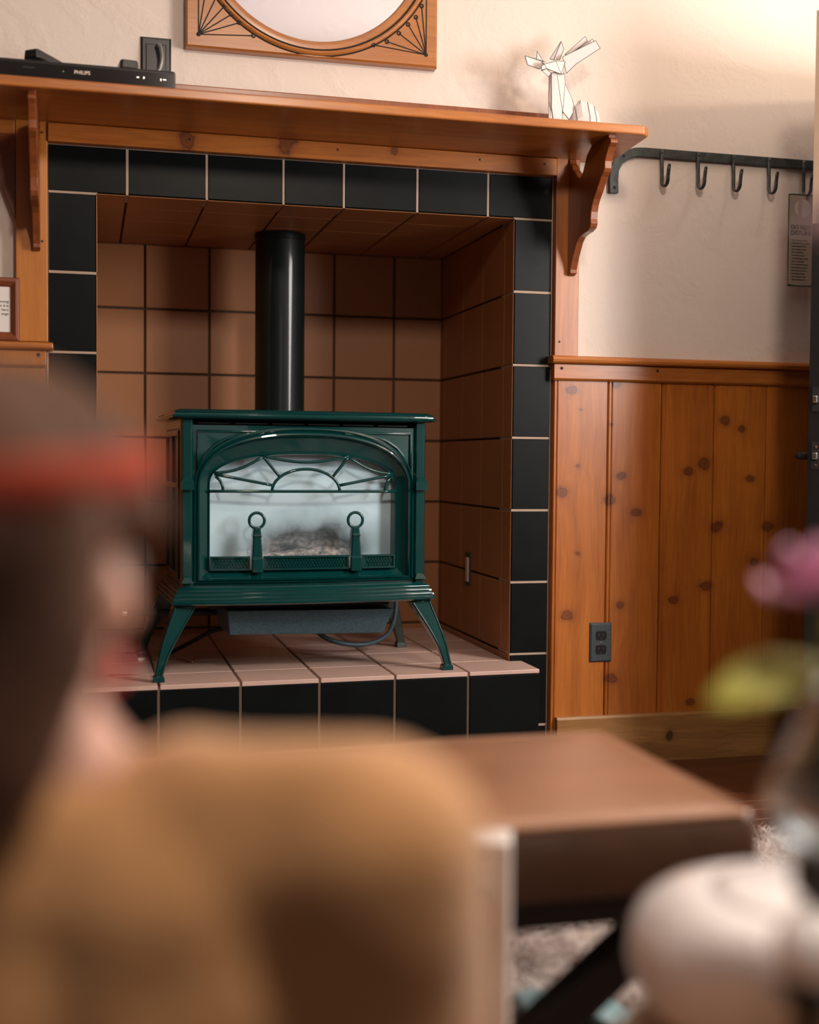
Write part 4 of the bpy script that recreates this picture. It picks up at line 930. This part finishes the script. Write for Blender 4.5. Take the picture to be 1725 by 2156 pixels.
# ------------------------------------------------------------------ person seen from behind, seated on the floor in front of the ottoman
SKIN = simple('skin', (.60, .33, .25), .5, var=.06, vscale=8); KNIT = simple('tan_knit', (.56, .285, .115), .9, var=.12, vscale=14, bump=.5, bscale=120, sheen=.4)
HAIRM = wood('brown_hair', (.12, .042, .014), (.022, .008, .004), 'z', rough=.8, coat=0, stretch=60, vary=False); JEAN = simple('dark_denim', (.02, .025, .035), .85)
per = thing('person', 'person seen from behind in tan knit sweater with brown hair and red headband', 'person', (-.05, -2.72, 0))
HC = Vector((-.092, -2.735, .824)); FA = radians(58)
Fd = Vector((sin(FA), cos(FA), -.05)).normalized(); Rd = Vector((cos(FA), -sin(FA), 0)); Ud = Rd.cross(Fd).normalized() * 1.0
def hp(f, r, u): return HC + Fd * f + Rd * r + Ud * u
def remesh(o, vs, it=4):
    m_ = o.modifiers.new('remesh', 'REMESH'); m_.mode = 'VOXEL'; m_.voxel_size = vs; m_.use_smooth_shade = True
    s_ = o.modifiers.new('smooth', 'SMOOTH'); s_.iterations = it; s_.factor = .5
B_ = MB()
B_.ball(HC + Ud * .012 - Fd * .008, .080, 24, 16, (1, 1, 1.05))       # cranium
B_.ball(hp(-.022, 0, .012), .076, 20, 14); B_.ball(hp(.040, 0, .025), .056, 18, 12); B_.ball(hp(.036, 0, -.030), .052, 18, 12)
B_.ball(hp(.050, 0, -.078), .030, 16, 10); B_.limb([(hp(.045, .030, -.05), .026), (hp(.058, 0, -.088), .020), (hp(.045, -.030, -.05), .026)])   # jaw and chin
B_.limb([(hp(.086, 0, .008), .008), (hp(.104, 0, -.026), .011)]); B_.ball(hp(.093, .009, -.028), .008); B_.ball(hp(.093, -.009, -.028), .008)     # nose
B_.ball(hp(.080, 0, -.056), .016, 14, 8)
for s in (-1, 1):
    B_.ball(hp(.066, s * .034, -.012), .020, 12, 8); B_.limb([(hp(-.008, s * .078, .014), .011), (hp(-.010, s * .080, -.012), .009), (hp(-.003, s * .077, -.03), .007)])
NK = Vector((-.045, -2.742, .700))
B_.limb([(hp(-.018, 0, -.055), .050), ((HC + NK) / 2 - Vector((0, 0, .02)), .047), (NK, .050)])
SHR, SHL = Vector((.120, -2.792, .668)), Vector((-.235, -2.690, .655)); CH_ = (SHR + SHL) / 2
B_.limb([(NK, .052), (CH_ + Vector((0, .01, -.02)), .085), (CH_ + Vector((0, .015, -.16)), .105), (CH_ + Vector((0, .0, -.32)), .105), (CH_ + Vector((0, -.02, -.50)), .115)])
for S_, sg_ in ((SHR, 1), (SHL, -1)): B_.limb([(CH_ + Vector((0, 0, .0)), .06), (S_, .052)])
HIP = CH_ + Vector((0, -.02, -.52)); ac = (SHR - SHL).normalized(); fw = Vector((-ac.y, ac.x, 0)).normalized()
arms = []
for S_, sg_ in ((SHR, 1), (SHL, -1)):
    el = S_ + ac * (.030 * sg_) + Vector((0, 0, -.275)) + fw * .03; wr_ = el + fw * .20 + ac * (-.075 * sg_) + Vector((0, 0, .0)); pm = wr_ + fw * .065 + ac * (-.02 * sg_) - Vector((0, 0, .01))
    B_.limb([(S_, .050), ((S_ + el) / 2, .043), (el, .037), ((el + wr_) / 2, .033), (wr_, .024), (pm, .026)]); arms.append((S_, el, wr_, pm, sg_))
    for q, (off, ln) in enumerate(((.024, .060), (.008, .070), (-.008, .064), (-.023, .050))):
        k0 = pm + fw * .014 + ac * (off * sg_); k1 = k0 + fw * ln * .5 - Vector((0, 0, .012)); k2 = k1 + fw * ln * .30 - Vector((0, 0, .022)); B_.limb([(pm + ac * (off * .8 * sg_), .010), (k0, .0095), (k1, .0085), (k2, .007)], 10)
    th = pm - fw * .02 - ac * (.028 * sg_); B_.limb([(wr_ + fw * .02, .015), (th, .0105), (th + fw * .028 - ac * (.008 * sg_), .0085)], 10)
for sg_ in (1, -1):   # crossed legs on the floor
    h0 = HIP + ac * (.085 * sg_) + Vector((0, 0, .0)); kn = HIP + ac * (.265 * sg_) + fw * .30; kn.z = .14; an_ = HIP + ac * (-.07 * sg_) + fw * (.36 if sg_ > 0 else .27); an_.z = .06; toe = an_ + ac * (-.15 * sg_) + fw * .03; toe.z = .04
    B_.limb([(h0, .095), ((h0 + kn) / 2, .078), (kn, .060), ((kn + an_) / 2, .052), (an_, .036), (toe, .030)])
bo = B_.build('body', SKIN, per, world=True); remesh(bo, .0055)
# eyes, lips, hair, headband, clothes
for s in (-1, 1): MB().ball(hp(.079, s * .032, .004), .0105, 14, 10).build('eye', simple('eye', (.30, .24, .21), .2), per, smooth=True, world=True)
lp = MB(); lp.limb([(hp(.088, .022, -.060), .004), (hp(.096, .010, -.055), .006), (hp(.098, 0, -.056), .006), (hp(.096, -.010, -.055), .006), (hp(.088, -.022, -.060), .004)], 10); lp.limb([(hp(.088, .020, -.061), .004), (hp(.096, 0, -.066), .007), (hp(.088, -.020, -.061), .004)], 10)
lp.build('lips', simple('red_lips', (.50, .05, .06), .4), per, smooth=True, world=True)
H_ = MB(); H_.ball(hp(-.020, 0, .028), .094, 24, 14); H_.ball(hp(.024, 0, .048), .072, 20, 12); H_.ball(hp(-.045, 0, -.01), .084, 20, 12)
H_.limb([(hp(.080, .012, .072), .020), (hp(.094, .020, .050), .016), (hp(.090, .045, .028), .012)]); H_.limb([(hp(.05, -.05, .06), .03), (hp(.07, -.06, .03), .016)])
for s in (-1, 1): H_.limb([(hp(.012, s * .068, .04), .030), (hp(.004, s * .080, -.03), .032), (hp(-.020, s * .076, -.09), .034), (hp(-.050, s * .060, -.15), .030)])
for k in range(5):
    s = (k - 2) * .026; H_.limb([(hp(-.06, s, .02), .040), (hp(-.085, s * 1.2, -.06), .034), (hp(-.088, s * 1.3, -.13), .030), (hp(-.084, s * 1.2, -.175), .018)])
ho = H_.build('hair', HAIRM, per, world=True); remesh(ho, .006, 3)
RED = simple('rust_red_cloth', (.36, .040, .012), .85, bump=.3, bscale=120)
hb = MB(); pth = []
for i in range(40):
    a = 2 * pi * i / 40; pth.append(hp(-.004 + .104 * cos(a), .094 * sin(a), .050 + .014 * cos(a)))
hb.tube(pth, .013, 8, closed=True, flat=.35, up=Ud); hb.build('headband', RED, per, smooth=True, world=True)
K_ = MB(); up1 = Vector((0, 0, .0))
K_.limb([(NK + Vector((0, 0, -.030)), .062), (CH_ + Vector((0, .005, -.015)), .092), (CH_ + Vector((0, .01, -.16)), .122), (CH_ + Vector((0, 0, -.32)), .122), (CH_ + Vector((0, -.02, -.46)), .130)], 20)
for S_, el, wr_, pm, sg_ in arms:
    K_.limb([(NK + Vector((0, 0, -.035)) + ac * (.02 * sg_), .055), ((NK + S_) / 2 + Vector((0, 0, -.004)), .064), (S_, .068), ((S_ + el) / 2, .058), (el, .053), ((el + wr_) / 2, .047), (wr_ - fw * .01, .035)], 18)
    for s2 in (-1, 1): K_.limb([(CH_ + ac * (.07 * sg_) + Vector((0, 0, -.02)), .085), (CH_ + ac * (.085 * sg_) + Vector((0, 0, -.2)), .10), (CH_ + ac * (.07 * sg_) + Vector((0, 0, -.44)), .11)], 18)
ko = K_.build('sweater', KNIT, per, world=True); remesh(ko, .008, 6)
tx = bpy.data.textures.new('folds', 'CLOUDS'); tx.noise_scale = .105; tx.noise_depth = 1
dm = ko.modifiers.new('folds', 'DISPLACE'); dm.texture = tx; dm.strength = .024; dm.mid_level = .5; dm.texture_coords = 'LOCAL'
J_ = MB()
for sg_ in (1, -1):
    h0 = HIP + ac * (.085 * sg_); kn = HIP + ac * (.265 * sg_) + fw * .30; kn.z = .14; an_ = HIP + ac * (-.07 * sg_) + fw * (.36 if sg_ > 0 else .27); an_.z = .06
    J_.limb([(HIP, .118), (h0, .108), ((h0 + kn) / 2, .090), (kn, .070), ((kn + an_) / 2, .060), (an_ + (kn - an_) * .12, .044)], 16)
jo = J_.build('trousers', JEAN, per, world=True); remesh(jo, .009, 4)
